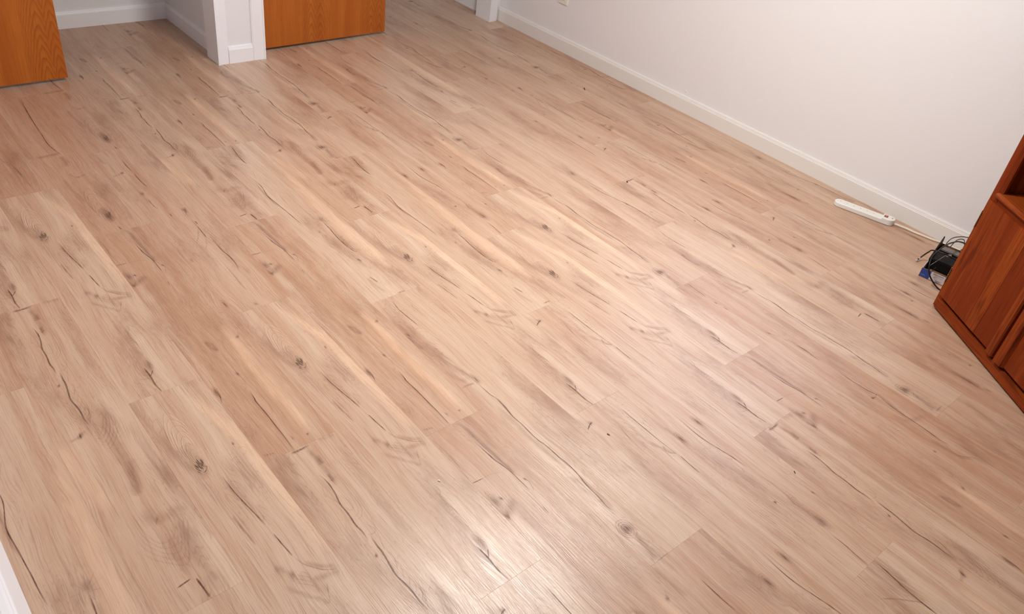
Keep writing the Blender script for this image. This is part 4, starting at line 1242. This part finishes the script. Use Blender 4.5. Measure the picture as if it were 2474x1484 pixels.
# thick loop of cable over the box
lp = world_tube('black_cable', [(-.700, 3.345, .060), (-.795, 3.285, .088), (-.806, 3.190, .112), (-.806, 3.105, .120), (-.803, 3.035, .115), (-.799, 3.005, .100), (-.788, 2.985, .080), (-.778, 2.990, .053), (-.760, 3.000, .028), (-.733, 3.012, .0055), (-.700, 3.015, .0045), (-.62, 3.03, .0045)], .0028, 'black_soft')
tag(lp, 'thick black cable looping over the blue and white box', 'cable')
cx = thing('coaxial_cable', 'black coaxial cable ending in a metal plug left of the box', 'cable', (-.87, 3.12, 0))
C0 = Vector((-.87, 3.12, 0))
bm = bmesh.new()
tube(bm, smooth_pts([Vector(p) - C0 for p in ((-.878, 3.152, .012), (-.871, 3.165, .028), (-.858, 3.155, .052), (-.846, 3.140, .070), (-.815, 3.130, .082), (-.78, 3.135, .082), (-.73, 3.15, .07), (-.66, 3.18, .05))], 5), .0028, 8)
mesh_obj('cable', bm, 'black_soft', cx, smooth=True)
pd = (Vector((-.880, 3.128, .0055)) - Vector((-.877, 3.156, .014))).normalized()
ps = Vector((-.8775, 3.152, .0125)) - C0
bm = bmesh.new(); tube(bm, [ps, ps + pd * .010], .0034, 8); mesh_obj('ferrule', bm, 'metal', cx)
bm = bmesh.new(); tube(bm, [ps + pd * .010, ps + pd * .016], .0036, 8); mesh_obj('rubber_ring', bm, 'black', cx)
bm = bmesh.new(); tube(bm, [ps + pd * .016, ps + pd * .025], .0038, 8); mesh_obj('connector_nut', bm, 'metal', cx)
# thin wires behind the box
for k, pts in enumerate(([(-.840, 3.245, .060), (-.838, 3.265, .085), (-.825, 3.285, .098), (-.795, 3.310, .105), (-.74, 3.34, .10), (-.66, 3.36, .09)],
                         [(-.815, 3.225, .075), (-.812, 3.255, .100), (-.795, 3.275, .105), (-.775, 3.250, .095), (-.745, 3.255, .080), (-.68, 3.28, .06)],
                         [(-.800, 3.300, .035), (-.790, 3.322, .052), (-.770, 3.340, .056), (-.735, 3.365, .048), (-.67, 3.375, .035)])):
    w = world_tube('thin_wire', pts, .0016, 'black_soft', seg=6)
    tag(w, ('thin black wire arching highest behind the cardboard box', 'thin black wire curling over the back of the device', 'short thin black wire nearest the cabinet behind the box')[k], 'wire')
w = world_tube('curled_wire', [(-.788, 3.075, .046), (-.792, 3.060, .020), (-.782, 3.050, .008), (-.755, 3.052, .008), (-.735, 3.062, .010), (-.715, 3.075, .012)], .0015, 'black_soft', seg=6)
tag(w, 'thin black wire curled on the bottom of the cardboard box', 'wire')
kc = thing('bead_chain', 'thin silver bead chain with a hook lying on the black device', 'chain', (-.796, 3.165, .066))
K0 = Vector((-.796, 3.165, .066))
a_, b_ = Vector((-.7985, 3.160, .0670)), Vector((-.808, 3.066, .046))
bm = bmesh.new()
for k in range(20):
    p = a_.lerp(b_, k / 19) - K0
    bmesh.ops.create_uvsphere(bm, u_segments=6, v_segments=4, radius=.0012 if k % 4 else .0018, matrix=Matrix.Translation(p))
tube(bm, [a_ - K0, b_ - K0], .0005, 5)
mesh_obj('beads', bm, 'metal', kc)
bm = bmesh.new()
tube(bm, smooth_pts([(.000, -.006, .001), (.006, -.010, .001), (.013, -.007, .002), (.015, .002, .003), (.011, .008, .004)], 4), .0012, 6)
tube(bm, [(.003, .0, .002), (.012, .008, .004)], .0032, 8)
mesh_obj('hook', bm, 'metal', kc)

# ------------------------------------------------------------------ crumbs on the floor
def splinter(p, ang, ln, w, label, mat='debris'):
    bm = bmesh.new()
    v = box(bm, -ln / 2, ln / 2, -w / 2, w / 2, 0, w * .7)
    for q in v:
        if q.co.x > 0: q.co.y *= .4; q.co.z *= .6
    o = mesh_obj('splinter' if mat == 'debris' else 'paint_crumb', bm, mat, None, (p[0], p[1], .0008), (0, 0, ang))
    tag(o, label, 'debris')
splinter((-2.756, 3.119), -.55, .024, .0045, 'small dark splinter on the floor near the right baseboard')
splinter((-.902, 1.378), .25, .009, .0022, 'tiny dark splinter on the floor near the middle foreground')
splinter((-1.911, 2.542), 0, .006, .0055, 'round black speck on the floor at a plank end')
splinter((-.515, 1.708), -.6, .009, .0022, 'thin dark sliver on the floor at the lower right')
splinter((-1.029, .899), .3, .006, .003, 'white crumb on the floor in the lower middle', 'crumb')
splinter((-.430, 2.129), .3, .004, .003, 'white crumb on the floor nearest the cabinet', 'crumb')

bm = bmesh.new()
bmesh.ops.create_icosphere(bm, subdivisions=2, radius=.0045)
for q in bm.verts: q.co.y *= .5; q.co.z *= 1.0 + .3 * math.sin(q.co.x * 900)
o = mesh_obj('plaster_bump', bm, 'crumb', None, (-2.334, WR - .0015, 0.106), smooth=True)
tag(o, 'tiny white plaster bump on the right wall just above the baseboard', 'bump')
